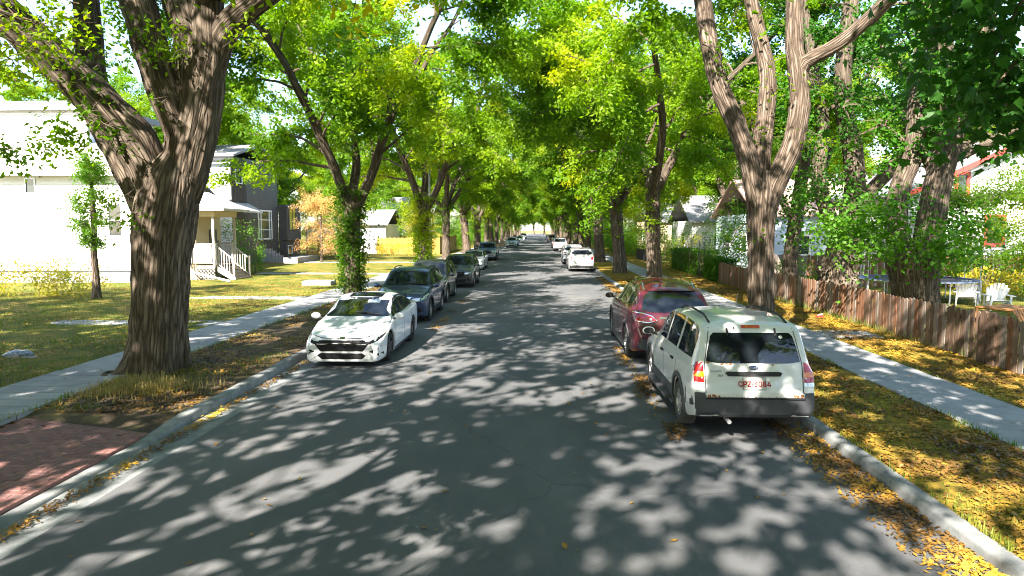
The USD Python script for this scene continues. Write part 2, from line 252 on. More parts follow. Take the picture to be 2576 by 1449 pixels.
for nm, (x0, x1) in (('left_pavement', SWL), ('right_pavement', SWR)):
    pv = UsdGeom.Xform.Define(stage, '/World/'+nm).GetPrim(); props(pv, kind='structure')
    y = 4.0
    while y < 75:
        d = .46 if (nm[0] == 'l' and y < 13) else 1.52
        obj('slab', slab(x0, x1, y, y+d), MATS['concrete' if rnd.random() < .5 else 'concrete_b'], pv); y += d
    for a, b in ((-30, 4.0), (y, 400)): obj('paving_strip', slab(x0, x1, a, b), MATS['concrete'], pv)
    if nm[0] == 'l':   # private paths leading to the houses
        for (px0, px1, py0, py1) in ((-30, -9.86, 19.6, 20.6), (-16.6, -9.86, 27.2, 28.2), (-17.2, -9.86, 42.4, 43.5), (-20, -9.86, 56.5, 58.2)):
            x = px1
            while x > px0: obj('path_slab', slab(x-1.2, x, py0, py1, top=ZG+.035), MATS['concrete'], pv); x -= 1.2
    else:
        obj('path_slab', slab(SWR[1], 9.3, 18.1, 19.3, top=ZG+.03), MATS['concrete_b'], pv)
st = thing('concrete_step', 'flat grey concrete step in the lawn beside the left pavement', 'step', (-11.3, 34.3, ZG))
obj('tread', slab(-.8, .7, -.5, .5, top=.24, t=.26), MATS['concrete'], st)
# brick drive
drv = UsdGeom.Xform.Define(stage, '/World/brick_drive').GetPrim(); props(drv, kind='structure')
obj('bed', slab(SWL[1]+.01, KL-.2, 3, 10.2, top=.045, t=.1), MATS['soil'], drv)
def brick(c, l, w, a, h=.05):
    b = .006; m = MB(); z0, z1 = .0, c[2]
    pts = np.array([(-l/2, -w/2), (l/2, -w/2), (l/2, w/2), (-l/2, w/2)]); ca, sa_ = math.cos(a), math.sin(a)
    R = np.array([[ca, sa_], [-sa_, ca]]); o = pts@R+c[:2]; i = (pts*np.array([(l-2*b)/l, (w-2*b)/w]))@R+c[:2]
    v = [(*p, z0) for p in o]+[(*p, z1-b) for p in o]+[(*p, z1) for p in i]
    q = [(k, (k+1) % 4, 4+(k+1) % 4, 4+k) for k in range(4)]+[(4+k, 4+(k+1) % 4, 8+(k+1) % 4, 8+k) for k in range(4)]+[(8, 9, 10, 11)]
    return np.array(v), quads(q)
def in_view(x, y):
    d = np.array([x, y, 0])-EYE; z = d@FWD
    return z > 0 and abs(d@RGT)/z*FPX < 1300 and abs(d@UPV)/z*FPX < 735
def edge_y(x): return 9.32+(-5.65-x)*.29
bricks = []; BL, BW, BG = .200, .098, .0035
rows = int((10.2-5.4)/(BW+BG))
for r_ in range(rows):
    y = 5.4+r_*(BW+BG); x = KL-.21-BL/2-(BL+BG)*.5*(r_ % 2)
    if r_ % 2 and y < edge_y(KL-.26)-.17: bricks.append((KL-.21-BL/4+.0, y, BL/2-.004, BW, 0))
    while x > SWL[1]+.1:
        if y < edge_y(x)-.17: bricks.append((x, y, BL, BW, 0))
        x -= BL+BG
ang = math.atan(-.29)
x = KL-.27
while x > SWL[1]+.05:
    bricks.append((x, edge_y(x)-.08, BL, BW, ang+PI/2)); x -= (BW+BG)*math.cos(ang)
bricks.sort(key=lambda b: (not in_view(b[0], b[1]), b[1]))
rest = MB()
for k, (x, y, l, w, a) in enumerate(bricks):
    me = brick((x, y, .075+rnd.uniform(-.003, .003)), l, w, a+rnd.uniform(-.015, .015))
    if k < 300 and in_view(x, y): obj('brick', me, MATS['brick_'+rnd.choice('abcd')], drv)
    else: rest.add(*me)
rest.build('brick_paving', MATS['brick_a'], drv, kind='stuff')
# ================================================================== trees
def bark_mod(amp, kt, kz, seed, flare=0, flare_h=.35, lobes=5, burl=0):
    def f(th, s, P):
        w = .6*meshkit.noise(np.stack(np.broadcast_arrays(np.cos(th)*2, np.sin(th)*2, s*1.3+seed), -1), seed)
        q = np.stack(np.broadcast_arrays(np.cos(th+w*.5)*kt, np.sin(th+w*.5)*kt, s*kz+seed*7.1), -1)
        rdg = 1-np.abs(2*meshkit.noise(q, seed)-1); rdg2 = 1-np.abs(2*meshkit.noise(q*2.1, seed+5)-1)
        big = meshkit.noise(np.stack(np.broadcast_arrays(np.cos(th)*1.3, np.sin(th)*1.3, s*.6+seed), -1), seed+9)-.5
        r = 1+amp*(rdg**1.5*.75+rdg2*.4-.6)+.16*big
        if burl: r = r+burl*np.clip(meshkit.noise(np.stack(np.broadcast_arrays(np.cos(th)*2.2, np.sin(th)*2.2, s*2.4+seed), -1), seed+2)-.5, 0, 1)
        if flare: r = r+flare*np.exp(-np.broadcast_to(s, r.shape)/flare_h)*(.55+.45*np.cos(lobes*th+seed+.7*np.sin(2*th)))
        return r
    return f
# gaps in the near crowns, where the low sun finds its way down in beams: a map over the ground of the beams
GX0, GY0, GC = -24.0, -6.0, .04
def beam_map():
    r = np.random.default_rng(12); nx, ny = int(46/GC), int(46/GC); m = np.zeros((nx, ny), bool); h = math.hypot(SUN[0], SUN[1]); d = np.array([SUN[0], SUN[1]])/h; k = 1/SUN[2]
    n = 64000; c = np.stack([r.uniform(GX0, GX0+46, n), r.uniform(GY0, GY0+46, n)], 1)
    f = meshkit.fbm(np.column_stack([c*.22, np.zeros(n)]), 3, 41); g = meshkit.fbm(np.column_stack([c*.75, np.zeros(n)]), 2, 44)
    w = np.clip((f-.40)/.18, .10, 1)*np.clip((g-.30)/.28, .12, 1); w = w*np.where((c[:, 0] > KR) | (c[:, 0] < KL), .75, 1.0); 
    gs = lambda x, y, a, b: np.exp(-((c[:, 0]-x)/a)**2-((c[:, 1]-y)/b)**2); w = np.clip(w+.75*gs(-3.2, 7.2, 1.7, 3.2)+.5*gs(1.8, 7.5, 1.6, 2.6)-.5*gs(-.4, 7.2, .9, 2)-.6*gs(-4.3, 14.5, 1.0, 2.5), .03, 1); c = c[r.uniform(0, 1, n) < w]
    for x, y in c:
        a = r.uniform(.05, .125)*(1.7 if r.random() < .10 else 1); b = a*k; R_ = int(b/GC)+2; i, j = int((x-GX0)/GC), int((y-GY0)/GC)
        I, J = np.meshgrid(np.arange(max(0, i-R_), min(nx, i+R_)), np.arange(max(0, j-R_), min(ny, j+R_)), indexing='ij'); dx, dy = I*GC+GX0-x, J*GC+GY0-y
        u = dx*d[0]+dy*d[1]; v = -dx*d[1]+dy*d[0]; m[I, J] |= (u/b)**2+(v/a)**2 < 1
    return m
BEAMS = beam_map()
def in_beam(P):
    q = P-SUN*((P[:, 2:3]-.05)/SUN[2]); i = ((q[:, 0]-GX0)/GC).astype(int); j = ((q[:, 1]-GY0)/GC).astype(int); ok = (i >= 0) & (j >= 0) & (i < BEAMS.shape[0]) & (j < BEAMS.shape[1])
    return ok & BEAMS[np.clip(i, 0, BEAMS.shape[0]-1), np.clip(j, 0, BEAMS.shape[1]-1)]
def near_view(P, far=17.0):            # points that would hang right in front of the viewpoint
    d = np.atleast_2d(P)-EYE; z = d@FWD; zz = np.maximum(z, 1e-3); return (z > .3) & (z < far) & (abs(d@RGT)/zz < .80) & (abs(d@UPV)/zz < .47)
class Tree:
    keep_clear = None
    def world(s, P):
        (l, rz) = s.keep_clear; a = math.radians(rz); return np.atleast_2d(P)@np.array([[math.cos(a), math.sin(a), 0], [-math.sin(a), math.cos(a), 0], [0, 0, 1]])+np.array(l)
    def __init__(s, seed): s.rng = np.random.default_rng(seed); s.W = MB(); s.uv = []; s.T = MB(); s.lc, s.la, s.ls = [], [], []; s.seed = seed
    def wood(s, p, r, n, ringd=.25, **k):
        L = np.linalg.norm(np.diff(p[:, :3], axis=0), axis=1).sum(); q = spline(np.column_stack([p, np.broadcast_to(r, (len(p),))]), max(4, int(L/ringd)))
        v, f, uv = tube(q[:, :3], q[:, 3], n, mod=bark_mod(seed=int(s.rng.integers(99)), **k) if k else None); s.W.add(v, quads(f)); s.uv.append(uv+s.rng.uniform(0, 9)); return q
    def walk(s, p0, d, L, n, wob, pull=(0, 0, 0)):
        p = [np.array(p0, float)]; d = np.array(d, float); d /= np.linalg.norm(d); st = L/n
        for _ in range(n):
            d = d+s.rng.normal(0, wob, 3)+np.array(pull)*st; d /= np.linalg.norm(d); p.append(p[-1]+d*st)
        return np.array(p)
    def leaves(s, p, n, sig, size, droop=.5):
        rng = s.rng; t = rng.uniform(.1, 1, n)*(len(p)-1); i = np.minimum(t.astype(int), len(p)-2); u = (t-i)[:, None]
        c = p[i]*(1-u)+p[i+1]*u+rng.normal(0, 1, (n, 3))*np.array([sig, sig, sig*.7]); c[:, 2] -= abs(rng.normal(0, sig*.5, n))
        a = rng.normal(0, 1, (n, 3)); a[:, 2] = -abs(a[:, 2])*droop-.25; s.lc.append(c); s.la.append(a); s.ls.append(size*rng.uniform(.7, 1.25, n))
    def branch(s, base, d, L, r, nt=9, nl=16, size=.1, sides=5, twl=1.2, sig=.17):
        p = s.walk(base, d, L, 6, .16, (0, 0, -.15))
        if s.keep_clear and near_view(s.world(p)).any(): return
        v, f, _ = tube(p, np.linspace(r, r*.25, len(p)), sides, cap=False); s.T.add(v, quads(f)); rng = s.rng
        for k in range(nt):
            t = (.22+.78*(k+rng.uniform(0, 1))/nt)*(len(p)-1); i = min(int(t), len(p)-2); b = p[i]+(p[i+1]-p[i])*(t-i); dd = p[i+1]-p[i]; dd /= np.linalg.norm(dd)
            e = rng.normal(0, 1, 3); e -= dd*np.dot(e, dd); e /= np.linalg.norm(e)
            tw = s.walk(b, dd*.6+e*.8+np.array([0, 0, -.1]), twl*rng.uniform(.6, 1.3), 4, .18, (0, 0, -.35))
            if s.keep_clear and near_view(s.world(tw)).any(): continue
            v, f, _ = tube(tw, np.linspace(r*.28, .004, len(tw)), 3, cap=False); s.T.add(v, quads(f)); s.leaves(tw, nl, sig, size)
        s.leaves(p[2:], nl, sig, size)
    def limb(s, p, r, n=14, first=.25, nb=10, bl=4.2, bark=None, zmin=0, **k):
        q = s.wood(p, r, n, **(bark or dict(amp=.09, kt=4.5, kz=1.2))); rng = s.rng
        for j in range(nb):
            t = first+(1-first)*(j+rng.uniform(0, 1))/nb; i = min(int(t*(len(q)-1)), len(q)-2); b = q[i, :3]
            if b[2] < zmin: continue
            dd = q[i+1, :3]-q[i, :3]; dd /= np.linalg.norm(dd); e = rng.normal(0, 1, 3); e[2] *= .5; e -= dd*np.dot(e, dd); e /= np.linalg.norm(e)
            s.branch(b, dd*.55+e*.85+np.array([0, 0, .15]), bl*(1-.45*t)*rng.uniform(.65, 1.15), max(.02, q[i, 3]*.4), **k)
    def epic(s, q, n, nl, size, zlo=2.5, zhi=6, r=.35):    # leafy shoots straight from the trunk
        rng = s.rng
        for _ in range(n):
            i = rng.integers(len(q)); b = q[i, :3]
            if not zlo < b[2] < zhi: continue
            a = rng.uniform(0, 2*PI); d = np.array([math.cos(a), math.sin(a), rng.uniform(-.1, .5)])
            tw = s.walk(b+d*q[i, 3]*.8, d, r*rng.uniform(.6, 1.6), 3, .2, (0, 0, -.4)); s.leaves(tw, nl, .09, size)
            v, f, _ = tube(tw, np.linspace(.012, .004, len(tw)), 3, cap=False); s.T.add(v, quads(f))
    def leafmesh(s, wide=.52, fold=.25, keep=1.0):
        c = np.vstack(s.lc); a = np.vstack(s.la); L = np.concatenate(s.ls)[:, None]
        a /= np.linalg.norm(a, axis=1, keepdims=True); e = s.rng.normal(0, 1, a.shape); e[:, 2] *= .45; e -= a*(a*e).sum(1, keepdims=True); e /= np.linalg.norm(e, axis=1, keepdims=True)
        n = np.cross(a, e); h = L*wide/2
        v = np.stack([c, c+a*L*.45+e*h+n*h*fold, c+a*L, c+a*L*.45-e*h+n*h*fold], 1).reshape(-1, 3); k = np.arange(len(c))[:, None]*4
        return v, np.vstack([k+[0, 1, 2], k+[0, 2, 3]])
    def build(s, name, label, leafm='elm_leaves', loc=(0, 0, 0), rz=0, group=None, barkm='bark', wide=.52, beams=False):
        if beams:
            a = math.radians(rz); Rm = np.array([[math.cos(a), math.sin(a), 0], [-math.sin(a), math.cos(a), 0], [0, 0, 1]])
            for i in range(len(s.lc)):
                mid = s.lc[i]+s.la[i]/np.linalg.norm(s.la[i], axis=1, keepdims=True)*s.ls[i][:, None]*.45; k = ~in_beam(mid@Rm+np.array(loc));
                if s.keep_clear: k &= ~near_view(mid@Rm+np.array(loc))
                s.lc[i], s.la[i], s.ls[i] = s.lc[i][k], s.la[i][k], s.ls[i][k]
        t = thing(name, label, 'tree', loc, rz, group)
        obj('trunk', s.W.get(), MATS[barkm], t, smooth=True, uv=np.vstack(s.uv))
        if s.T.n: obj('twigs', s.T.get(), MATS['twig'], t, kind='stuff')
        if s.lc: obj('crown', s.leafmesh(wide), MATS[leafm], t, kind='stuff')
        return t
def generic_elm(seed, vine=False, sparse=False, clear=None):
    LK = dict(nl=58, size=.255, sig=.34) if sparse else dict(nl=128, size=.182)
    T = Tree(seed); T.keep_clear = clear; rng = T.rng; h = rng.uniform(3.6, 5.0); r0 = rng.uniform(.34, .44); le = rng.normal(0, .12, 2)
    p = np.array([(0, 0, -.15), (0, 0, .5), (le[0]*.5, le[1]*.5, h*.5), (le[0], le[1], h), (le[0]*1.1, le[1]*1.1, h+.7)])
    q = T.wood(p, [r0*1.02, r0, r0*.9, r0*.95, r0*.6], 40, .1, amp=.12, kt=6, kz=1.1, flare=.45)
    nl = int(rng.integers(3, 5)); a0 = rng.uniform(0, 6.28)
    for k in range(nl):
        az = a0+k*2*PI/nl+rng.normal(0, .25); pol = rng.uniform(.30, .58); d = np.array([math.cos(az)*math.sin(pol), math.sin(az)*math.sin(pol), math.cos(pol)])
        L = rng.uniform(11, 14.0); lp = T.walk(np.array([le[0], le[1], h-.5]), d, L, 12, .07, (math.cos(az)*.022, math.sin(az)*.022, -.012))
        T.limb(lp, np.linspace(r0*.62, .05, len(lp))**1.0, 14, first=.12, nb=16, bl=7.0 if sparse else 5.4, zmin=3.9, nt=9, **LK)
        if rng.random() < .7:
            i = 4; d2 = lp[i+1]-lp[i]; d2 = d2/np.linalg.norm(d2)+np.array([math.cos(az+1.3), math.sin(az+1.3), 0])*.5
            l2 = T.walk(lp[i], d2, L*.55, 8, .09, (0, 0, -.02)); T.limb(l2, np.linspace(r0*.34, .04, len(l2)), 10, first=.2, nb=8, bl=4.4, nt=9, zmin=3.9, **LK)
    if not sparse: T.epic(q, 90, 24, .14, 2.3, 5.6, .8)
    if vine:
        for _ in range(520):
            z = rng.uniform(.2, 4.6); a = rng.uniform(0, 6.28)
            if meshkit.noise(np.array([math.cos(a)*1.2, math.sin(a)*1.2, z*.7]), seed+3) < .36: continue
            b = np.array([math.cos(a)*r0, math.sin(a)*r0, z]); tw = T.walk(b, (math.cos(a), math.sin(a), .2), rng.uniform(.12, .38), 3, .3, (0, 0, -1.0)); T.leaves(tw, 14, .10, .125)
    return T
POS_L = [13.45, 28.4, 43.0, 56.5, 70.5, 84, 98, 111, 125, 139, 153, 168, 183, 199, 216, 235, 256]
POS_R = [16.1, 30.4, 44.2, 58.3, 71, 84.5, 98, 112, 126, 140, 155, 170, 186, 203, 221, 240, 260]
ORD = ['first', 'second', 'third', 'fourth', 'fifth', 'sixth', 'seventh', 'eighth', 'ninth', 'tenth']
rt = random.Random(5); TX_L, TX_R = -7.55, 5.45
# --- the big elm at the left, modelled after its own limbs
T = Tree(101); Y = POS_L[0]
def pxl(lst, Y, dy=None):
    return np.array([at(u, v, Y+(dy[i] if dy is not None else 0)) for i, (u, v) in enumerate(lst)])
tp = pxl([(390, 985), (392, 945), (398, 850), (403, 750), (407, 650), (418, 540), (432, 450), (446, 385), (452, 350)], Y); tp[0, 2] = -.1
q = T.wood(tp, [.56, .55, .515, .515, .525, .56, .50, .24, .08], 190, .03, amp=.10, kt=12, kz=.8, flare=.72, flare_h=.36, lobes=5, burl=.12)
def ext(p, L, n, wob=.06, pull=(0, 0, 0)):
    d = p[-1]-p[-3]; return np.vstack([p, T.walk(p[-1], d, L, n, wob, pull)[1:]])
BK = dict(amp=.14, kt=9, kz=.9, burl=.34)
A = pxl([(400, 520), (372, 425), (318, 335), (245, 255), (152, 165), (62, 78), (-50, -20)], Y, [0, -.05, -.15, -.3, -.5, -.8, -1.1])
A = ext(A, 7, 8, .05, (0, 0, .06)); T.limb(A, np.interp(np.linspace(0, 1, len(A)), [0, .1, .5, 1], [.34, .39, .30, .06]), 70, first=.42, nb=11, bl=4, bark=BK, nt=9, nl=90, sig=.32, size=.16, zmin=6.4)
A2 = pxl([(385, 560), (345, 450), (300, 365), (262, 310), (240, 240), (225, 130), (215, -20)], Y, [.2, .4, .6, .9, 1.2, 1.6, 2]); A2 = ext(A2, 7, 8)
T.limb(A2, np.interp(np.linspace(0, 1, len(A2)), [0, .15, .5, 1], [.34, .33, .22, .05]), 48, first=.5, nb=8, bl=4, bark=BK, nt=9, nl=90, sig=.32, size=.16, zmin=7)
B = pxl([(468, 420), (456, 330), (418, 240), (385, 140), (358, 40), (338, -30)], Y, [.35, .0, -.22, -.25, -.2, 0]); B = ext(B, 8, 9)
T.limb(B, np.interp(np.linspace(0, 1, len(B)), [0, .1, .5, 1], [.30, .31, .26, .05]), 60, first=.4, nb=9, bl=4, bark=BK, nt=9, nl=90, sig=.32, size=.16, zmin=7.2)
C = pxl([(452, 500), (474, 400), (494, 290), (504, 200), (500, 110), (478, 30), (462, -40)], Y, [.1, .1, .1, .1, .15, .2, .3]); C = ext(C, 9, 10)
T.limb(C, np.interp(np.linspace(0, 1, len(C)), [0, .1, .4, .55, 1], [.34, .46, .40, .28, .05]), 80, first=.45, nb=11, bl=4.5, bark=BK, nt=9, nl=90, sig=.32, size=.16, zmin=7.5)
C2 = pxl([(500, 260), (516, 180), (524, 100), (520, 20), (512, -60)], Y, [0, -.08, -.08, 0, 0]); C2 = ext(C2, 8, 9)
T.limb(C2, np.interp(np.linspace(0, 1, len(C2)), [0, .2, .5, 1], [.30, .30, .24, .05]), 60, first=.42, nb=9, bl=4.5, bark=BK, nt=9, nl=90, sig=.32, size=.16, zmin=7.5)
D = pxl([(520, 230), (545, 130), (572, 70), (622, 22), (672, -18)], Y, [.1, 0, -.1, -.2, -.4]); D = ext(D, 9, 9, .05, (.02, 0, .03))
T.limb(D, np.interp(np.linspace(0, 1, len(D)), [0, .2, .5, 1], [.26, .24, .17, .04]), 40, first=.42, nb=9, bl=5, bark=BK, nt=9, nl=90, sig=.32, size=.16, zmin=7.4)
for b0, dd, L in ((at(500, 40, Y), (.45, -.55, .65), 10), (at(515, 20, Y), (.75, -.1, .6), 10), (at(640, -40, Y), (.5, -.7, .45), 8)):
    l = T.walk(b0, dd, L, 10, .06, (0, 0, -.01)); T.limb(l, np.linspace(.17, .04, len(l)), 20, first=.15, nb=12, bl=4.8, bark=BK, nt=9, nl=90, sig=.32, size=.16, zmin=7.9)
def spray(pix, Y, n, sig, size, r=.012, dy=None, tw=6):
    p = pxl(pix, Y, dy); v, f, _ = tube(p, np.linspace(r, .004, len(p)), 4, cap=False); T.T.add(v, quads(f))
    for k in range(tw):
        t = T.rng.uniform(.15, 1)*(len(p)-1); i = min(int(t), len(p)-2); b = p[i]+(p[i+1]-p[i])*(t-i)
        w = T.walk(b, T.rng.normal(0, 1, 3)*[1, 1, .5], T.rng.uniform(.25, .6), 3, .2, (0, 0, -.6)); T.leaves(w, n//tw, sig, size)
        v, f, _ = tube(w, np.linspace(.006, .003, len(w)), 3, cap=False); T.T.add(v, quads(f))
spray([(285, 300), (230, 330), (150, 350), (70, 360), (-10, 385)], 12.6, 620, .17, .12, tw=18)
spray([(255, 250), (215, 290), (180, 330), (160, 360)], 12.5, 620, .24, .12, tw=16)
spray([(300, 330), (260, 310), (190, 265), (150, 290)], 12.4, 460, .2, .12, tw=12)
spray([(345, 470), (320, 490), (270, 510), (230, 505)], 12.9, 90, .1, .12, tw=6)
spray([(350, 520), (325, 545), (290, 560), (265, 550)], 12.9, 70, .09, .12, tw=5)
spray([(420, 190), (425, 130), (440, 100)], 12.9, 60, .1, .12, tw=5); spray([(385, 250), (410, 260), (430, 235)], 12.8, 30, .07, .11, tw=3)
spray([(180, 60), (200, 110), (240, 140), (250, 170)], 12.3, 240, .22, .12, tw=9); spray([(120, 40), (100, 90), (130, 150)], 12.3, 200, .22, .12, tw=9)
spray([(20, 20), (60, 60), (130, 70), (190, 40)], 12.0, 330, .25, .12, tw=12)
spray([(300, 300), (250, 230), (190, 180), (120, 130)], 12.9, 420, .25, .12, tw=14); spray([(390, 200), (375, 130), (360, 60), (350, 10)], 12.8, 160, .15, .12, tw=8); spray([(470, 150), (450, 90), (440, 40)], 12.8, 90, .12, .12, tw=6); spray([(560, 120), (600, 90), (640, 60)], 13.0, 120, .16, .12, tw=6)
elm_front = T.build('elm_tree', 'massive furrowed elm with forked limbs in the near left corner', 'elm_leaves', beams=True)
# --- the elm at the right in front of the fence
T = Tree(202); Y = POS_R[0]
tp = pxl([(1912, 915), (1914, 860), (1915, 780), (1914, 700), (1914, 610), (1916, 540), (1918, 480), (1924, 430)], Y); tp[0, 2] = 0
T.wood(tp, [.36, .33, .285, .28, .285, .32, .34, .24], 120, .04, amp=.13, kt=10, kz=.9, flare=.45, burl=.2)
for pix, dy, rr, L in (([(1905, 520), (1893, 455), (1880, 400), (1850, 310), (1812, 220), (1786, 120), (1770, 20), (1762, -40)], [0, -.1, -.1, 0, .1, .2, .3, .4], [.23, .21, .17, .05], 8),
                       ([(1916, 520), (1914, 430), (1917, 370), (1926, 300), (1932, 210), (1918, 120), (1896, 40), (1884, -40)], [.1, .15, .2, .3, .4, .5, .6, .7], [.22, .19, .13, .04], 8),
                       ([(1925, 540), (1950, 460), (1976, 410), (2000, 340), (2012, 260), (2008, 180), (1998, 110), (2000, -30)], [0, -.1, -.15, -.2, -.2, -.2, -.1, 0], [.25, .22, .17, .05], 8),
                       ([(2008, 215), (2028, 155), (2068, 135), (2125, 98), (2180, 52), (2245, -10)], [-.2, -.3, -.5, -.8, -1.1, -1.4], [.16, .15, .11, .04], 7)):
    l = ext(pxl(pix, Y, dy), L, 9, .06, (0, 0, .02)); T.limb(l, np.interp(np.linspace(0, 1, len(l)), [0, .2, .5, 1], rr), 48, first=.42, nb=10, bl=4.3, bark=BK, nt=9, nl=90, sig=.32, size=.16, zmin=6.8)
for s_ in ([(2010, 320), (2040, 330), (2070, 345)], [(1900, 330), (1930, 320), (1950, 350)], [(1935, 160), (1950, 190), (1945, 230)], [(2010, 160), (2040, 190), (2050, 215)], [(1760, 60), (1800, 100), (1820, 170)], [(1880, 560), (1850, 580), (1840, 620)]):
    spray(s_, Y-.3, 90, .14, .12, tw=6)
T.build('elm_tree', 'elm with three bare rising limbs standing beside the fence behind the white SUV', 'elm_leaves', barkm='bark_grey', beams=True)
# --- the street rows
elms = [generic_elm(31).build('elm_tree', 'x'), None]
E_protos = []
def street(k, x, y, label, vine=False, group=None, sparse=False):
    kind = 'v0' if vine else 's%d' % (k % 2) if sparse else 'g%d' % (k % 3)
    rz = rt.uniform(0, 360); sc = rt.uniform(.93, 1.1)
    if sparse:
        T = generic_elm(131+int(abs(x*7+y*3)), sparse=True, clear=((x, y, ZG), rz))
        if abs(x-TX_R-.4) < .01:          # this one reaches right across the road
            a = math.radians(rz); Rm = np.array([[math.cos(a), math.sin(a), 0], [-math.sin(a), math.cos(a), 0], [0, 0, 1]])
            for pts in ([(5.85, 1.6, 4.2), (3.6, 2.2, 7.0), (.8, 2.6, 8.8), (-2.6, 2.0, 10.0)], [(5.6, 1.8, 5.0), (4.2, 0, 8.0), (1.5, -1.5, 10.0), (-1.5, -3.0, 11.2)]):
                l = (spline(np.array(pts, float), 12)-np.array([x, y, ZG]))@Rm.T; T.limb(l, np.linspace(.17, .04, 12), 16, first=.25, nb=14, bl=4.6, nt=9, nl=70, size=.24, sig=.34)
        return T.build('elm_tree', label, 'elm_leaves', (x, y, ZG), rz, group, 'bark', beams=True)
    if kind not in protos:
        seed = {'g0': 31, 'g1': 47, 'g2': 59, 'g3': 73, 'v0': 83, 'v1': 97, 's0': 131, 's1': 147}[kind]
        t = generic_elm(seed, vine=vine, sparse=sparse).build('elm_tree', label, 'elm_leaves', (x, y, ZG), rz, group, 'bark' if k % 2 else 'bark_grey'); protos[kind] = t
        return t
    return dup(protos[kind], (x, y, ZG), rz, (sc, sc, sc), label=label, group=group)
protos = {}; stage.RemovePrim(elms[0].GetPath())
for side, pos, x0 in (('left', POS_L, TX_L), ('right', POS_R, TX_R)):
    for k in range(1, len(pos)):
        x = x0+rt.uniform(-.2, .2)-(.45 if (side == 'left' and k == 1) else 0); gl = None
        if k < 8:
            lb = f'street elm on the {side} verge, {ORD[k]} trunk of its row counted from the front'
            if side == 'left' and k == 1: lb = 'street elm wrapped in creeper beside the dark blue SUV, second trunk on the left'
            if side == 'left' and k == 2: lb = 'ivy covered street elm beside the lamp post, third trunk on the left'
            if side == 'right' and k == 1: lb = 'slender grey street elm beside the maroon SUV, second trunk on the right'
        else: lb, gl = f'distant street elm merging into the far end of the {side} row', f'far elms of the {side} row'
        street(k+(2 if side == 'right' else 0), x, pos[k], lb, vine=(side == 'left' and k in (1, 2)), group=gl)
for k, (x, y) in enumerate([(TX_L, -1.0), (TX_R+.4, 1.6), (TX_L, -14), (TX_R, -12.0), (-17.5, 4.5), (-18, -9), (-25, 10), (-11.8, 2.6), (TX_L, -29), (TX_R, -27), (TX_L, -43), (TX_R, -41), (TX_L, -57), (TX_R, -56), (-20, -30), (19, -28), (-22, -52), (21, -55), (0, -90), (-12, -88), (12, -92)]):
    street(k+1, x, y, 'street elm standing behind the viewpoint whose crown shades the road', group='elms behind the viewpoint', sparse=k < 8)
# trees in the gardens behind the houses
def garden(y0, xs, n, seed):
    r = random.Random(seed)
    for _ in range(n):
        yield r.uniform(*xs), y0+r.uniform(0, 150)
gtrees = [(-31, 70), (-36, 88), (-27, 97), (-33, 112), (-26, 128), (-35, 60), (-30, 150), (-28, 172), (-42, 75), (-33, 54), (-40, 58), (24, 62), (19, 78), (27, 92), (20, 107), (28, 125), (21, 143), (26, 165), (36, 58), (40, 75), (15, 52), (33, 46),
          (-8, 300), (3, 305), (-18, 305), (14, 300), (-30, 312), (26, 310), (-2, 330), (9, 335)]
for k, (x, y) in enumerate(gtrees):
    street(k, x, y, 'broad garden tree rising behind the ' + ('left' if x < 0 else 'right') + ' houses' if y < 200 else 'tree closing the far end of the street', group=('garden trees behind the ' + ('left' if x < 0 else 'right') + ' houses') if y < 200 else 'trees at the end of the street')
# --- maples in the fenced yard
def yard_maple(seed, trunk, rad, limbs, label, Y, sprays, burl=0, sz=.14, loc=None, bark='bark'):
    global T
    T = Tree(seed); tp = pxl(trunk, Y); tp[0, 2] = .1
    T.wood(tp, rad, 90, .06, amp=.10, kt=8, kz=1.2, flare=.25, burl=burl)
    for pix, dy, rr, L in limbs:
        l = ext(pxl(pix, Y, dy), L, 8, .07); T.limb(l, np.interp(np.linspace(0, 1, len(l)), [0, .4, 1], rr), 36, first=.35, nb=9, bl=4.0, bark=dict(amp=.09, kt=6, kz=1.2), nt=8, nl=75, size=sz, zmin=4.2)
    for s_ in sprays: spray(s_[0], Y+s_[1], s_[2], s_[3], sz, tw=12)
    return T.build('maple_tree', label, 'maple_leaves', barkm=bark, wide=.8)
yard_maple(303, [(2310, 835), (2308, 780), (2300, 710), (2298, 650), (2302, 610)], [.62, .58, .64, .74, .5],
    [([(2320, 690), (2335, 600), (2350, 510), (2368, 430), (2395, 330), (2412, 275)], [0]*6, [.42, .33, .22], .5),
     ([(2404, 300), (2396, 225), (2384, 165), (2378, 100), (2370, -20)], [0, 0, .1, .2, .3], [.24, .19, .05], 5),
     ([(2408, 300), (2432, 235), (2462, 165), (2478, 100), (2500, -20)], [0, 0, 0, -.1, -.2], [.22, .17, .05], 5),
     ([(2412, 295), (2450, 262), (2510, 212), (2580, 160), (2680, 90)], [0, -.1, -.2, -.4, -.6], [.22, .17, .05], 5),
     ([(2378, 410), (2420, 392), (2490, 358), (2560, 320), (2650, 290)], [0, -.2, -.5, -.8, -1.0], [.13, .09, .03], 3),
     ([(2285, 690), (2270, 640), (2255, 560), (2265, 470), (2300, 380), (2310, 250)], [0, .1, .3, .5, .7, .9], [.36, .26, .08], 5)],
    'stout maple with a leaning forked trunk just behind the picket fence', 21.2,
    [([(2290, 560), (2330, 600), (2390, 620), (2430, 600)], -1.5, 800, .4), ([(2250, 540), (2230, 590), (2200, 620), (2150, 600)], -1.2, 800, .45), ([(2300, 520), (2250, 500), (2200, 520), (2120, 500)], -.8, 800, .5), ([(2360, 560), (2420, 540), (2470, 560)], -.6, 450, .35), ([(2200, 560), (2120, 570), (2070, 560)], -.5, 500, .35)])
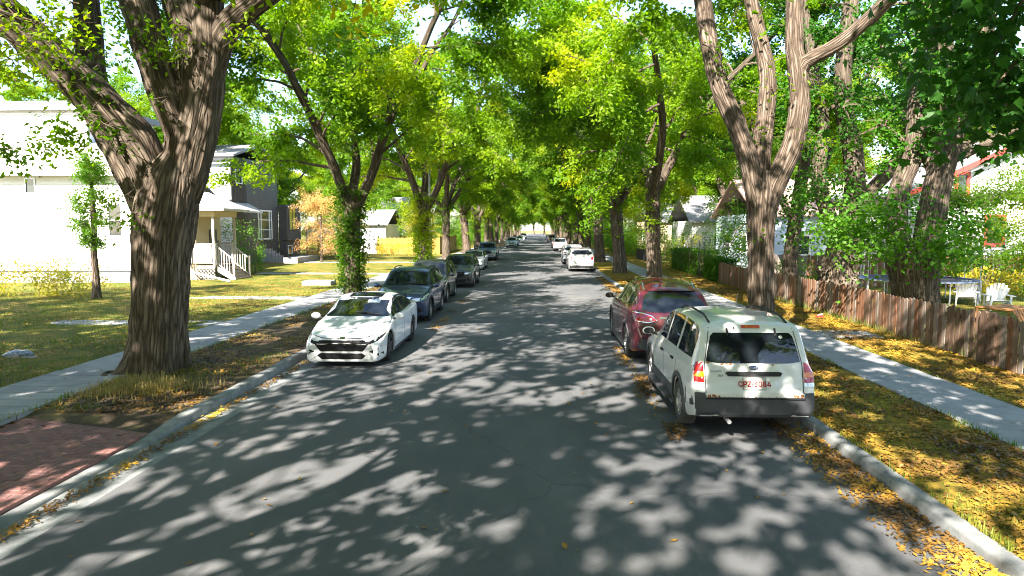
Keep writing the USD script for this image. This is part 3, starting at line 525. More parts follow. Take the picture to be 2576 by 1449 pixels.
yard_maple(404, [(2105, 735), (2108, 700), (2118, 640), (2135, 580), (2143, 530)], [.66, .66, .60, .52, .45],
    [([(2138, 560), (2150, 480), (2145, 380), (2128, 300), (2120, 180), (2140, 20)], [0, 0, .2, .4, .5, .6], [.40, .30, .06], 5),
     ([(2130, 600), (2080, 530), (2060, 440), (2070, 330), (2050, 200)], [0, .2, .4, .6, .8], [.3, .22, .05], 5),
     ([(2143, 540), (2200, 470), (2260, 400), (2290, 300), (2300, 180)], [0, -.1, -.3, -.5, -.7], [.26, .2, .05], 5)],
    'gnarled burly maple trunk leaning behind the picket fence left of the trampoline', 27.5,
    [([(2140, 520), (2100, 560), (2050, 580), (2000, 570)], -2, 700, .5), ([(2150, 470), (2210, 500), (2250, 540)], -1.5, 600, .5), ([(2130, 430), (2070, 450), (2020, 470)], -1.5, 600, .5), ([(2100, 360), (2040, 350), (2000, 330)], -1.5, 500, .5)], burl=.9)
yard_maple(505, [(1988, 715), (1988, 660), (1996, 590), (2008, 510), (2015, 440)], [.40, .32, .29, .27, .24],
    [([(2010, 500), (2022, 420), (2030, 320), (2025, 200), (2040, 60)], [0, .1, .2, .3, .4], [.25, .2, .05], 5), ([(2008, 520), (2050, 470), (2080, 400), (2110, 310)], [0, .1, .3, .5], [.15, .12, .04], 4),
     ([(2000, 560), (1960, 490), (1930, 420), (1900, 330)], [0, .2, .4, .6], [.16, .12, .04], 4)],
    'thin dark maple between the big elm and the burly trunk in the yard', 30.5,
    [([(2010, 470), (1990, 500), (1975, 540)], -1, 350, .4), ([(2030, 430), (2050, 470), (2050, 520)], -1, 350, .4), ([(1960, 470), (1940, 500), (1930, 560)], -.5, 300, .4)], sz=.13)
# --- maple whose near boughs hang in at the upper right
T = Tree(606); T.wood(np.array([(9.4, 1.2, -.1), (9.4, 1.3, 1.5), (9.2, 1.5, 3.2), (9.0, 1.8, 4.6)]), [.34, .30, .28, .22], 40, .12, amp=.1, kt=6, kz=1.2, flare=.4)
for pts in ([(9.1, 1.6, 3.9), (8.2, 3.2, 4.9), (7.0, 5.0, 5.3), (5.7, 6.8, 5.2)], [(9.1, 1.6, 4.0), (8.6, 4.0, 5.6), (7.6, 6.4, 6.4), (6.3, 8.6, 6.9)], [(9.0, 1.8, 4.4), (9.4, 4.5, 5.4), (8.9, 7.0, 5.2), (7.9, 8.8, 4.6)], [(9, 1.8, 4.5), (9.3, 2, 7), (9, 2.2, 9)]):
    T.wood(np.array(pts), [.12, .08, .05, .02][:len(pts)], 12, .2)
MAPLE = np.array([(0, 0), (.18, .12), (.46, .06), (.40, .24), (.55, .46), (.30, .46), (.26, .62), (.12, .58), (0, 1.0)])
hl = []
def big_leaves(path, n, sig, size):
    r = T.rng; p = spline(np.array(path), 30)
    for _ in range(n):
        c = p[r.integers(30)]+r.normal(0, 1, 3)*[sig, sig, sig*.8]; a = r.normal(0, 1, 3); a[2] = -abs(a[2])*.6-.5; a /= np.linalg.norm(a)
        e = r.normal(0, 1, 3); e[2] *= .3; e -= a*np.dot(a, e); e /= np.linalg.norm(e); n_ = np.cross(a, e); L = size*r.uniform(.75, 1.25)
        pts = [c+a*y*L+e*x*L+n_*(abs(x)*.25-.15*y*y)*L for x, y in MAPLE]+[c+a*y*L-e*x*L+n_*(abs(x)*.25-.15*y*y)*L for x, y in MAPLE[1:-1][::-1]]
        hl.append(np.array(pts))
for pix, Yb, n, sg_, sz in (([(2600, -40), (2540, 60), (2500, 160), (2520, 260)], 6.2, 300, .36, .12), ([(2640, 60), (2560, 150), (2460, 270), (2400, 330)], 6.0, 130, .2, .125), ([(2600, 180), (2560, 250), (2500, 330)], 6.2, 110, .22, .12),
                      ([(2460, -40), (2380, 40), (2330, 90)], 6.9, 150, .3, .12), ([(2600, 0), (2500, 40), (2420, 110)], 6.5, 160, .3, .12), ([(2420, 10), (2340, 130), (2290, 190)], 7.4, 70, .25, .12), ([(2576, 250), (2576, 330)], 6.1, 70, .2, .12)):
    pp = pxl(pix, Yb); v, f, _ = tube(spline(pp, 12), np.linspace(.014, .005, 12), 5, cap=False); T.T.add(v, quads(f)); big_leaves(pp, n, sg_, sz)
V = np.vstack(hl); k16 = len(MAPLE)*2-2; F = []
for i in range(len(hl)):
    for j in range(1, k16-1): F.append((i*k16, i*k16+j, i*k16+j+1))
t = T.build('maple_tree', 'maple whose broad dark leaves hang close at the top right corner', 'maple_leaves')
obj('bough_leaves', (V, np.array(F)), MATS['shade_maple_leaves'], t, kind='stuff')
# --- near elm leaves hanging in at the upper left, on a bough of a garden tree outside the frame
T = Tree(707); T.wood(np.array([(-12.6, 6.0, 0), (-12.5, 6.1, 2), (-12.2, 6.2, 4), (-11.6, 6.4, 5.6)]), [.26, .22, .2, .14], 32, .12, amp=.1, kt=6, kz=1.2, flare=.4)
T.wood(np.array([(-12.0, 6.3, 4.8), (-9.5, 7.4, 5.6), (-7.6, 8.2, 5.8), (-6.2, 8.4, 5.6)]), [.10, .06, .04, .02], 12, .2); T.wood(np.array([(-11.6, 6.4, 5.6), (-11.2, 6.6, 8)]), [.13, .05], 12, .2)
for s_ in ([(-40, 10), (40, 40), (110, 60), (170, 40)], [(-30, 120), (30, 150), (60, 200)], [(-60, 60), (20, 100), (90, 130)], [(-40, -40), (100, -20), (200, 10)]): spray(s_, 8.3, 150, .2, .10, tw=9)
T.build('elm_tree', 'garden elm at the left edge with a leafy bough hanging in from the top left', 'elm_leaves')
# --- young tree in front of the white house
T = Tree(808); b = gnd(243, 752); Yb = b[1]
tp = pxl([(243, 752), (241, 700), (236, 640), (236, 560), (230, 470), (226, 410)], Yb); T.wood(tp, [.17, .14, .125, .10, .07, .03], 20, .15, amp=.06, kt=4, kz=1.2, flare=.3)
for k in range(70):
    z = T.rng.uniform(.0, 1); c = at(np.interp(z, [0, 1], [232, 222]), np.interp(z, [0, 1], [625, 392]), Yb); a = T.rng.uniform(0, 6.28); w = np.interp(z, [0, .4, .8, 1], [.45, .95, .8, .3])
    T.branch(c, (math.cos(a), math.sin(a), .5), w*T.rng.uniform(.7, 1.2), .014, nt=4, nl=26, size=.10, sides=3, twl=.35, sig=.10)
T.build('young_tree', 'young slim tree with a pale straight stem in front of the white house', 'shrub_leaves', barkm='bark_grey')
# --- autumn trees on the left
def small_tree(x, y, h, w, n, leaf, label, seed, z0=.25, nm='garden_tree'):
    global T
    T = Tree(seed); T.wood(np.array([(x, y, 0), (x+.05, y, h*.3), (x, y+.1, h*.6)]), [.14, .10, .04], 14, .2, amp=.06, kt=4, kz=1.2)
    for _ in range(n):
        z = T.rng.uniform(z0, 1); a = T.rng.uniform(0, 6.28); rr = w*math.sqrt(max(.05, 1-((z-.55)/.5)**2))
        T.branch(np.array([x, y, h*min(z, .62)]), (math.cos(a), math.sin(a), (z-.45)*2.2), rr*T.rng.uniform(.6, 1.1), .02, nt=6, nl=30, size=.125, sides=3, twl=.6, sig=.16)
    return T.build(nm, label, leaf)
small_tree(-18.6, 57.0, 7.5, 2.6, 52, 'rusty_leaves', 'pale rust and gold ornamental tree in front of the grey house', 811)
small_tree(23.0, 31.5, 7.5, 3.2, 70, 'elm_leaves', 'thin garden tree with sparse leaves in front of the red trimmed house', 819)
small_tree(20.5, 33.0, 6.5, 2.6, 55, 'elm_leaves', 'small leafy tree at the corner of the red trimmed house', 820)
small_tree(-20.5, 68, 7.5, 3.4, 80, 'yellow_leaves', 'bright yellow tree beside the white garage', 812)
small_tree(-14.5, 82, 6.0, 2.6, 60, 'yellow_leaves', 'yellow tree behind the golden board fence', 813)
small_tree(-26.5, 80, 8.5, 3.6, 80, 'yellow_leaves', 'tall yellow tree behind the white garage', 814)
# ================================================================== cars
from scipy.spatial import Delaunay
def paint(name, c, coat=1.0, rough=.35, metal=0, c2=None): return mat(name, c, rough, metal=metal, coat=coat, c2=c2 or tuple(x*.93 for x in c), scale=1.5)
paint('paint_white', (.58, .60, .61)); paint('paint_offwhite', (.60, .615, .60)); paint('paint_navy', (.020, .040, .095), metal=.4); paint('paint_black', (.018, .019, .022)); paint('paint_charcoal', (.06, .063, .07), metal=.5)
paint('paint_silver', (.60, .62, .64), metal=.5); paint('paint_bluegrey', (.15, .23, .33), metal=.5); paint('paint_maroon', (.075, .004, .011), metal=.3); paint('paint_pearl', (.56, .56, .55)); paint('paint_lightblue', (.34, .42, .47), metal=.4); paint('paint_blue', (.04, .11, .24), metal=.3)
mat('car_glass', (.008, .011, .014), .02, spec=.6); mat('tyre_rubber', (.025, .025, .026), .85, spec=.3, bump=(60, .004)); mat('dusty_rubber', (.06, .058, .054), .9, spec=.2, bump=(60, .004))
mat('alloy', (.55, .56, .57), .3, metal=.85); mat('alloy_dark', (.10, .10, .11), .35, metal=.7); mat('well_black', (.012, .012, .012), .9); mat('cladding_black', (.018, .019, .02), .6, spec=.25)
mat('cladding_grey', (.045, .050, .056), .6, c2=(.034, .038, .043), scale=5); mat('chrome', (.75, .76, .78), .12, metal=1); mat('lamp_red', (.42, .008, .012), .12, coat=1); mat('lamp_amber', (.75, .20, .01), .15, coat=1)
mat('lamp_clear', (.62, .66, .68), .12, coat=1, metal=.3); mat('lamp_dark', (.012, .013, .016), .25, spec=.25); mat('grille_black', (.008, .008, .009), .6, spec=.2); mat('plate_white', (.46, .45, .40), .6, spec=.2); mat('plate_red', (.30, .01, .012), .6, spec=.2)
mat('rust', (.20, .075, .02), .95, c2=(.30, .14, .05), scale=40, bump=(80, .004)); mat('badge_blue', (.01, .03, .12), .3, coat=1); mat('badge_grey', (.32, .33, .33), .4, metal=.5); mat('seam', (.008, .008, .009), .9, spec=.1); mat('sill_step', (.06, .06, .065), .5)
class Body:
    def __init__(s, S):
        s.S = S; L, W = S['L'], S['W']; s.hl = L/2
        top = np.array(S['top']); belt = np.array(S['belt']); low = np.array(S.get('low', [(0, .24), (.5, .2), (L-.6, .2), (L, .26)]))
        ss = np.unique(np.round(np.concatenate([np.linspace(0, L, 72), [.015, .04, .08, .13, .2, L-.015, L-.04, L-.08, L-.13, L-.2]]), 4))
        fine = np.linspace(0, L, 600); k = 600/L
        tz = gaussian_filter1d(np.interp(fine, top[:, 0], top[:, 1]), .045*k, mode='nearest'); bz = gaussian_filter1d(np.interp(fine, belt[:, 0], belt[:, 1]), .08*k, mode='nearest')
        pf = np.array(S.get('pf', [(0, .78), (.05, .865), (.15, .92), (.35, .965), (.7, .99), (1.1, 1)])); pr = np.array(S.get('pr', [(0, .82), (.05, .885), (.15, .935), (.35, .975), (.8, 1)]))
        s.ss = ss; s.ztop = np.interp(ss, fine, tz); s.zbelt = np.minimum(np.interp(ss, fine, bz), s.ztop-.05); s.zb = np.interp(ss, low[:, 0], low[:, 1])
        w = W/2*np.minimum(np.interp(ss, pf[:, 0], pf[:, 1]), np.interp(L-ss, pr[:, 0], pr[:, 1])); s.w = w
        tb, cr, rr0 = S.get('tumble', .26), S.get('crown', .035), S.get('round', .10)
        rings = []
        for i in range(len(ss)):
            zb, zt, ze, W_ = s.zb[i], s.ztop[i], s.zbelt[i], w[i]; h = zt-ze; zm = zb+(ze-zb)*.55
            wb = W_*.962; wr = max(wb-tb*h-.02, W_*.4); rr = min(rr0, h*.5); c = min(cr, h*.4)
            pts = [(0, zb), (.6*W_, zb), (W_*.93, zb), (W_*.965, zb+.04), (W_*.985, zb+.12), (W_, zm), (W_*.992, zm+(ze-zm)*.5), (W_*.982, zm+(ze-zm)*.85), (wb, ze)]
            for t in (.25, .5, .75): pts.append((wb+(wr-wb)*t, ze+(zt-c-rr-ze)*t))
            for a in np.linspace(0, PI/2, 5): pts.append((wr-rr+rr*math.cos(a)-(0 if a else 0), zt-c-rr+rr*math.sin(a)))
            x1 = wr-rr
            for t in (.33, .66, 1): pts.append((x1*(1-t), zt-c+c*(1-(1-t)**2)))
            rings.append(pts)
        s.R = np.array(rings); s.y = s.hl-ss                                  # y decreases from front to rear
        s.zg = np.linspace(.1, 2.2, 421); s.xg = np.linspace(0, 1.15, 231); n = len(ss)
        s.HW = np.full((n, len(s.zg)), -1.0); s.ZT = np.full((n, len(s.xg)), -1.0)
        for i in range(n):
            r = s.R[i]; z = np.maximum.accumulate(r[2:, 1]+np.arange(len(r)-2)*1e-7); s.HW[i] = np.where((s.zg >= r[0, 1]) & (s.zg <= r[-1, 1]), np.interp(s.zg, z, r[2:, 0]), -1)
            s.HW[i] = np.where(s.zg >= r[-1, 1], -1, s.HW[i]); u = r[8:][::-1]; s.ZT[i] = np.where(s.xg <= u[-1, 0], np.interp(s.xg, u[:, 0], u[:, 1]), np.where(s.xg <= r[5, 0], np.interp(s.xg, r[5:9, 0][::-1], r[5:9, 1][::-1]), -1))
    def mesh(s):
        n, K = s.R.shape[:2]; full = [np.concatenate([r, r[1:-1][::-1]*[-1, 1]]) for r in s.R]; k = len(full[0])
        v = np.array([[(x, s.y[i], z) for x, z in full[i]] for i in range(n)]).reshape(-1, 3)
        i, j = np.meshgrid(np.arange(n-1), np.arange(k), indexing='ij'); f = quads(np.stack([i*k+j, (i+1)*k+j, (i+1)*k+(j+1) % k, i*k+(j+1) % k], -1).reshape(-1, 4)); f = f[:, ::-1]
        v = np.vstack([v, [0, s.y[0], (s.R[0, 0, 1]+s.R[0, -1, 1])/2], [0, s.y[-1], (s.R[-1, 0, 1]+s.R[-1, -1, 1])/2]]); j = np.arange(k); c0, c1 = len(v)-2, len(v)-1
        f = np.vstack([f, np.stack([np.full(k, c0), (j+1) % k, j], 1)[:, ::-1], np.stack([np.full(k, c1), (n-1)*k+j, (n-1)*k+(j+1) % k], 1)[:, ::-1]])
        m = trimesh.Trimesh(v, f, process=True); m.update_faces(m.nondegenerate_faces()); m.fix_normals()
        return m
    def side(s, y, z):
        i = np.clip(np.searchsorted(-s.y, -y)-1, 0, len(s.y)-2); t = np.clip((s.y[i]-y)/(s.y[i]-s.y[i+1]+1e-9), 0, 1)
        def hw(k): return np.array([np.interp(zz, s.zg, s.HW[kk]) if s.HW[kk][np.searchsorted(s.zg, zz)-1] >= 0 else np.nan for kk, zz in zip(k, z)])
        a, b = hw(i), hw(i+1); a = np.where(np.isnan(a), b, a); b = np.where(np.isnan(b), a, b); r = a*(1-t)+b*t
        return np.where(np.isnan(r), np.nanmean(r) if np.isfinite(r).any() else 0, r)
    def end(s, x, z, front=True):
        out = []
        idx = range(len(s.y)) if front else range(len(s.y)-1, -1, -1)
        for xx_, zz_ in zip(np.abs(x), z):
            zi = min(int(np.searchsorted(s.zg, zz_)), len(s.zg)-1); prev = None; yv = s.y[0] if front else s.y[-1]
            col = s.HW[:, zi]; ok = np.nonzero(col >= xx_)[0]
            if len(ok) == 0: out.append(np.nan); continue
            k = ok[0] if front else ok[-1]; p = k-1 if front else k+1
            if p < 0 or p >= len(s.y): out.append(s.y[k]); continue
            zt = lambda q: np.interp(xx_, s.xg, s.ZT[q])
            if s.HW[p, zi] < 0 or zt(p) < zz_: a, b = zt(k)-zz_, zt(k)-zt(p)
            else: a, b = col[k]-xx_, col[k]-col[p]
            t = np.clip(a/b if abs(b) > 1e-6 else 0, 0, 1); out.append(s.y[k]+(s.y[p]-s.y[k])*t)
        o = np.array(out); return np.where(np.isnan(o), np.nanmean(o) if np.isfinite(o).any() else 0, o)
    def roof(s, x, y):
        i = np.clip(np.searchsorted(-s.y, -y)-1, 0, len(s.y)-2); t = np.clip((s.y[i]-y)/(s.y[i]-s.y[i+1]+1e-9), 0, 1)
        return np.array([np.interp(abs(xx_), s.xg, s.ZT[a])*(1-u)+np.interp(abs(xx_), s.xg, s.ZT[a+1])*u for xx_, a, u in zip(x, i, t)])
    def patch(s, poly, axis, sign=1, off=.005, h=.06, skirt=.03):
        """the outline poly, laid on the body seen from an axis, as a shell standing off by off"""
        mb = MB()
        for g in getattr(poly, 'geoms', [poly]):
            if g.is_empty or g.area < 1e-5: continue
            if not hasattr(g, 'exterior'): continue
            bd, rings = [], []
            for r in [g.exterior]+list(g.interiors):
                n = max(8, int(r.length/h)); base = list(r.coords)[:-1]; q = []
                for a, b in zip(base, base[1:]+base[:1]):
                    m = max(1, int(math.dist(a, b)/h)); q += [(a[0]+(b[0]-a[0])*k/m, a[1]+(b[1]-a[1])*k/m) for k in range(m)]
                rings.append((len(bd), len(q))); bd += q
            x0, y0, x1, y1 = g.bounds; inner = g.buffer(-h*.35); pts = list(bd)
            for a in np.arange(x0+h*.5, x1, h):
                for b in np.arange(y0+h*.5, y1, h):
                    if not inner.is_empty and inner.contains(sg.Point(a, b)): pts.append((a, b))
            P2 = np.array(pts)
            if len(P2) < 3: continue
            tri = Delaunay(P2).simplices; cen = P2[tri].mean(1); tri = tri[[g.buffer(1e-6).contains(sg.Point(*c)) for c in cen]]
            ar = np.cross(P2[tri[:, 1]]-P2[tri[:, 0]], P2[tri[:, 2]]-P2[tri[:, 0]]); tri = tri[np.abs(ar) > 1e-9]; ar = ar[np.abs(ar) > 1e-9]; tri[ar < 0] = tri[ar < 0][:, ::-1]
            a, b = P2[:, 0], P2[:, 1]
            if axis == 'side': d = s.side(a, b)+off; V = np.stack([sign*d, a, b], 1); inn = np.array([-sign*skirt, 0, 0]); flip = sign < 0
            elif axis == 'front': V = np.stack([a, s.end(a, b)+off, b], 1); inn = np.array([0, -skirt, 0]); flip = True
            elif axis == 'rear': V = np.stack([a, s.end(a, b, False)-off, b], 1); inn = np.array([0, skirt, 0]); flip = False
            else: V = np.stack([a, b, s.roof(a, b)+off], 1); inn = np.array([0, 0, -skirt]); flip = False
            nb = len(bd); V2 = np.vstack([V, V[:nb]+inn]); F = [tri]
            for o, n in rings:
                k = np.arange(n); e0, e1 = o+k, o+(k+1) % n; i0, i1 = len(V)+o+k, len(V)+o+(k+1) % n
                F += [np.stack([e0, i0, e1], 1), np.stack([e1, i0, i1], 1)]
            F = np.vstack(F); mb.add(V2, F[:, ::-1] if flip else F)
        return mb
def P_(*p): return sg.Polygon(p)
def rrect(x0, x1, z0, z1, r=.02): return sg.box(x0+r, z0+r, x1-r, z1-r).buffer(r, 3)
def mir(p): return sa.scale(p, -1, 1, origin=(0, 0))
def wheel_parts(R, w, style, rub):
    o = {}; prof = np.array([(R*.62, -w/2), (R*.70, -w/2-.004), (R*.90, -w/2), (R*.975, -w*.42), (R, -w*.3), (R, w*.3), (R*.975, w*.42), (R*.90, w/2), (R*.70, w/2+.004), (R*.62, w/2)])
    t = trimesh.creation.revolve(prof, sections=36); o['tyre'] = (np.array(t.vertices), np.array(t.faces))
    mb = MB(); rp = np.array([(R*.60, -w*.35), (R*.68, -w*.45), (R*.71, -w*.5), (R*.715, w*.5), (R*.69, w*.5), (R*.66, w*.42), (R*.62, w*.1), (R*.60, -w*.35)])
    mb.tm(trimesh.creation.revolve(rp, sections=36)); n = {'five': 5, 'ten': 10, 'six': 6}.get(style, 7); sw = {'five': .075, 'ten': .03, 'six': .06}.get(style, .045)
    for k in range(n):
        b = trimesh.creation.box((R*.60, sw, .03)); b.apply_translation((R*.36, 0, w*.36)); b.apply_transform(trimesh.transformations.rotation_matrix(k*2*PI/n+.2, [0, 0, 1])); mb.tm(b)
    hub = trimesh.creation.cylinder(R*.17, .05, sections=16); hub.apply_translation((0, 0, w*.36)); mb.tm(hub)
    o['rim'] = mb.get(); d = trimesh.creation.cylinder(R*.64, .02, sections=24); d.apply_translation((0, 0, w*.12)); o['brake'] = (np.array(d.vertices), np.array(d.faces))
    return o
def make_car(name, label, S, loc, rz=0, cat='car'):
    B = Body(S); L, W, hl = S['L'], S['W'], S['L']/2; pm = MATS[S['paint']]; t = thing(name, label, cat, loc, rz); R = S['R']; yf = hl-S['foh']; yr = yf-S['wb']; clad = S.get('clad')
    m = B.mesh(); mf = m3.Manifold(m3.Mesh(np.array(m.vertices, np.float32), np.array(m.faces, np.uint32)))
    ring = lambda y, r, w_: m3.Manifold.cylinder(w_, r, r, 40).rotate((0, 90, 0)).translate((0, y, R))
    ok = mf.volume() > 1
    if ok:
        for y in (yf, yr):
            for sx in (1, -1): mf = mf-m3.Manifold.cylinder(.30, R+.055, R+.055, 40).rotate((0, 90, 0)).translate((W/2-.27 if sx > 0 else -W/2-.03, y, R+.01))
        bodym = mf
    else: bodym = m
    if S.get('bed'):
        a, b = S['bed']; bodym = bodym-m3.Manifold.cube((W-.26, b-a, .6)).translate((-(W-.26)/2, hl-b, S['bedz']))
    obj('body', bodym, pm, t, smooth=32)
    # wheels
    wp = wheel_parts(R, S.get('tw', .22), S.get('rim', 'five'), 0); rimm = MATS[S.get('rimmat', 'alloy')]; tyr = MATS[S.get('tyre', 'tyre_rubber')]
    for y in (yf, yr):
        for sx in (1, -1):
            def put(mv):
                v, f = mv; v = v @ np.array([[0, 1, 0], [0, 0, 1], [1, 0, 0]], float)  # axis z -> x
                v = v*[sx, 1, 1]; v = v+[sx*(W/2-.025-S.get('tw', .22)/2), y, R]; return v, (f if sx > 0 else f[:, ::-1])
            wq = obj('wheel', put(wp['tyre']), tyr, t, smooth=40); obj('rim', put(wp['rim']), rimm, wq); obj('brake', put(wp['brake']), MATS['well_black'], wq)
            a = np.linspace(-.25, PI+.25, 20); c, sn = np.cos(a), np.sin(a); rr = R+.05
            v = np.concatenate([np.stack([np.full(20, sx*(W/2-.30)), y+rr*c, R+.01+rr*sn], 1), np.stack([np.full(20, sx*(W/2-.04)), y+rr*c, R+.01+rr*sn], 1), [[sx*(W/2-.29), y, R]]])
            k = np.arange(19); f = np.vstack([np.stack([k, k+1, k+21], 1), np.stack([k, k+21, k+20], 1), np.stack([k, k+1, np.full(19, 40)], 1)]); obj('wheel_liner', (v, f), MATS['well_black'], t)
    # glass
    Y = B.y[::-1]; dl = sg.Polygon(list(zip(Y, B.zbelt[::-1]))+list(zip(B.y, B.ztop))).buffer(0); ins = S.get('frame', .075); dlo = dl.buffer(-ins, join_style=1).intersection(sg.box(hl-S['dlo'][1], 0, hl-S['dlo'][0], 3))
    dlo = dlo.buffer(-.03).buffer(.03)
    for s0 in S['pillars']: dlo = dlo.difference(sg.LineString([(hl-s0[0], .5), (hl-s0[1], 2)]).buffer(s0[2] if len(s0) > 2 else .035))
    wins = [g for g in getattr(dlo, 'geoms', [dlo]) if g.area > .015]
    for sx in (1, -1):
        for g in wins:
            w_ = obj('side_window', B.patch(g, 'side', sx, .004).get(), MATS['car_glass'], t, smooth=30)
            fr = B.patch(g.buffer(.022).difference(g.buffer(-.004)), 'side', sx, S.get('trimoff', .007))
            if fr.v: obj('window_trim', fr.get(), MATS[S.get('wtrim', 'cladding_black')], w_)
    def shield(s0, s1, front):
        a, b = np.interp(s0, B.ss, B.ztop), np.interp(s1, B.ss, B.ztop); zl, zh = min(a, b)+.015, max(a, b)-.03; L_, R_ = [], []
        for z in np.linspace(zl, zh, 8):
            s_ = s0+(s1-s0)*(z-a)/(b-a) if abs(b-a) > .01 else s0; cand = np.linspace(min(s0, s1), max(s0, s1), 60); zz_ = np.interp(cand, B.ss, B.ztop); s_ = cand[np.argmin(abs(zz_-z))]
            i = int(np.argmin(abs(B.ss-s_))); wr = B.R[i, 13, 0]-S.get('apillar', .035); L_.append((-wr, z)); R_.append((wr, z))
        p = sg.Polygon(L_+R_[::-1]); p = p.buffer(-.05).buffer(.05); return p
    ws = shield(*S['ws'], True); o = obj('windscreen', B.patch(ws, 'front', off=.007, h=.09).get(), MATS['car_glass'], t, smooth=30)
    zc = ws.bounds[1]
    for k in (-1, 1):
        x0 = k*.05-.25; xs = np.linspace(x0-.28, x0+.30, 6); zs = zc+.03+.05*np.linspace(0, 1, 6)*(1 if k > 0 else 1)
        pts = np.stack([xs, B.end(xs, zs)+.02, zs+.012], 1); v, f, _ = tube(pts, .008, 5); obj('wiper', (v, quads(f)), MATS['cladding_black'], t)
    if 'rw' in S:
        rw = shield(*S['rw'], False) if not isinstance(S['rw'], sg.Polygon) else S['rw']; obj('rear_window', B.patch(rw, 'rear', off=.006, h=.08).get(), MATS['car_glass'], t, smooth=30)
    # front and rear pieces: (name, polygon, axis, material, offset, mirrored)
    for nm, pl, ax, mt, off, both in S.get('bits', []):
        for k in ((1, -1) if both else (1,)):
            pp = pl if k == 1 else (mir(pl) if ax != 'side' else pl)
            pb = B.patch(pp, ax, k if ax == 'side' else 1, off, h=.05)
            if pb.v: obj(nm, pb.get(), MATS[mt], t, smooth=30)
    # shut lines
    for sx in (1, -1):
        ln = [sg.LineString([(hl-a, .32), (hl-b, np.interp(b, B.ss, B.zbelt)+.0)]).buffer(.0045) for a, b in S.get('doors', [])]
        if ln:
            arch = so.unary_union([sg.Point(y, R).buffer(R+.08) for y in (yf, yr)]); obj('door_gap', B.patch(so.unary_union(ln).difference(arch), 'side', sx, .002, h=.08, skirt=.004).get(), MATS['seam'], t)
        for h_ in S.get('handles', []):
            obj('door_handle', B.patch(rrect(hl-h_[0]-.09, hl-h_[0]+.09, h_[1]-.018, h_[1]+.018, .015), 'side', sx, .022, h=.05).get(), MATS[S.get('handlemat', S['paint'])], t, smooth=30)
        # mirrors
        s_m = S['ws'][0]+.12; zb_ = np.interp(s_m, B.ss, B.zbelt); xb = B.side(np.array([hl-s_m]), np.array([zb_]))[0]
        mm = trimesh.creation.icosphere(2, 1.0); mm.apply_scale((.115, .06, .075)); v = np.array(mm.vertices); v[:, 1] = np.where(v[:, 1] < 0, v[:, 1]*.5, v[:, 1]*1.5); mv = v+[0, 0, 0]; mv = mv*[sx, 1, 1]+[sx*(xb+.13), hl-s_m, zb_+.10]
        mir_ = obj('mirror', (mv, np.array(mm.faces) if sx > 0 else np.array(mm.faces)[:, ::-1]), MATS[S.get('mirrormat', S['paint'])], t, smooth=60)
        st = MB().bar((sx*(xb-.03), hl-s_m, zb_+.03), (sx*(xb+.09), hl-s_m, zb_+.07), .022, 6); st.build('stalk', MATS['cladding_black'], mir_)
        gl = trimesh.creation.cylinder(1, .004, sections=20); gl.apply_scale((.095, .06, 1)); gl.apply_transform(trimesh.transformations.rotation_matrix(PI/2, [1, 0, 0])); gl.apply_translation((sx*(xb+.13), hl-s_m-.036, zb_+.10)); obj('mirror_glass', gl, MATS['car_glass'], mir_)
        if S.get('rails'):
            a, b, xo, hh, mt = S['rails']; ys = hl-np.linspace(a, b, 12); xs = np.full(12, xo); zs = B.roof(xs, ys); lift = hh*np.clip(np.minimum(np.arange(12), 11-np.arange(12))/1.6, 0, 1)
            v, f, _ = tube(np.stack([xs*sx, ys, zs+lift], 1), .017, 6); obj('roof_rail', (v, quads(f)), MATS[mt], t, smooth=40)
        if clad:
            arches = [sg.Point(y, R+.01).buffer(R+.125, 24).difference(sg.Point(y, R+.01).buffer(R+.052, 24)).intersection(sg.box(-9, .26, 9, 2)) for y in (yf, yr)]
            sill = sg.box(yr, .21, yf, S.get('cladz', .40)).difference(so.unary_union([sg.Point(y, R).buffer(R+.052, 24) for y in (yf, yr)]))
            obj('side_cladding', B.patch(so.unary_union(arches+[sill]), 'side', sx, .014, h=.05).get(), MATS[clad], t, smooth=30)
    if S.get('antenna'):
        x, sA, hA, lean = S['antenna']; z = B.roof(np.array([x]), np.array([hl-sA]))[0]; mb = MB().bar((x, hl-sA, z-.01), (x, hl-sA-lean, z+hA), S.get('antr', .006), 6, .004); mb.build('antenna', MATS[S.get('antm', 'black_metal')], t)
    for y, nm in ((hl-.35, 'underbody'),):
        MB().bb(-W*.36, W*.36, -hl+.45, hl-.45, .22, .42).build('underbody', MATS['well_black'], t)
    return t, B
def suv_front(W, zt, style=0):
    h = W/2
    hd = [P_((.46*W/1.84, zt-.20), (h*.80, zt-.16), (h*.93, zt-.03), (h*.80, zt-.05), (.47, zt-.11)), P_((.42, zt-.17), (h*.86, zt-.14), (h*.95, zt+.02), (h*.78, zt-.02), (.45, zt-.09))][style % 2]
    return [('headlight', hd, 'front', 'lamp_clear', .008, True), ('grille', P_((-.44, zt-.10), (.44, zt-.10), (.38, zt-.30), (-.38, zt-.30)), 'front', 'grille_black', .006, False), ('intake', P_((-.55, .46), (.55, .46), (.48, .30), (-.48, .30)), 'front', 'grille_black', .005, False),
            ('fog_lamp', P_((.60, .50), (h*.85, .54), (h*.84, .40), (.64, .38)), 'front', 'grille_black', .006, True), ('lower_trim', sg.box(-h*.9, .235, h*.9, .29), 'front', 'cladding_black', .012, False), ('emblem', sg.Point(0, zt-.19).buffer(.055, 6), 'front', 'chrome', .014, False)]
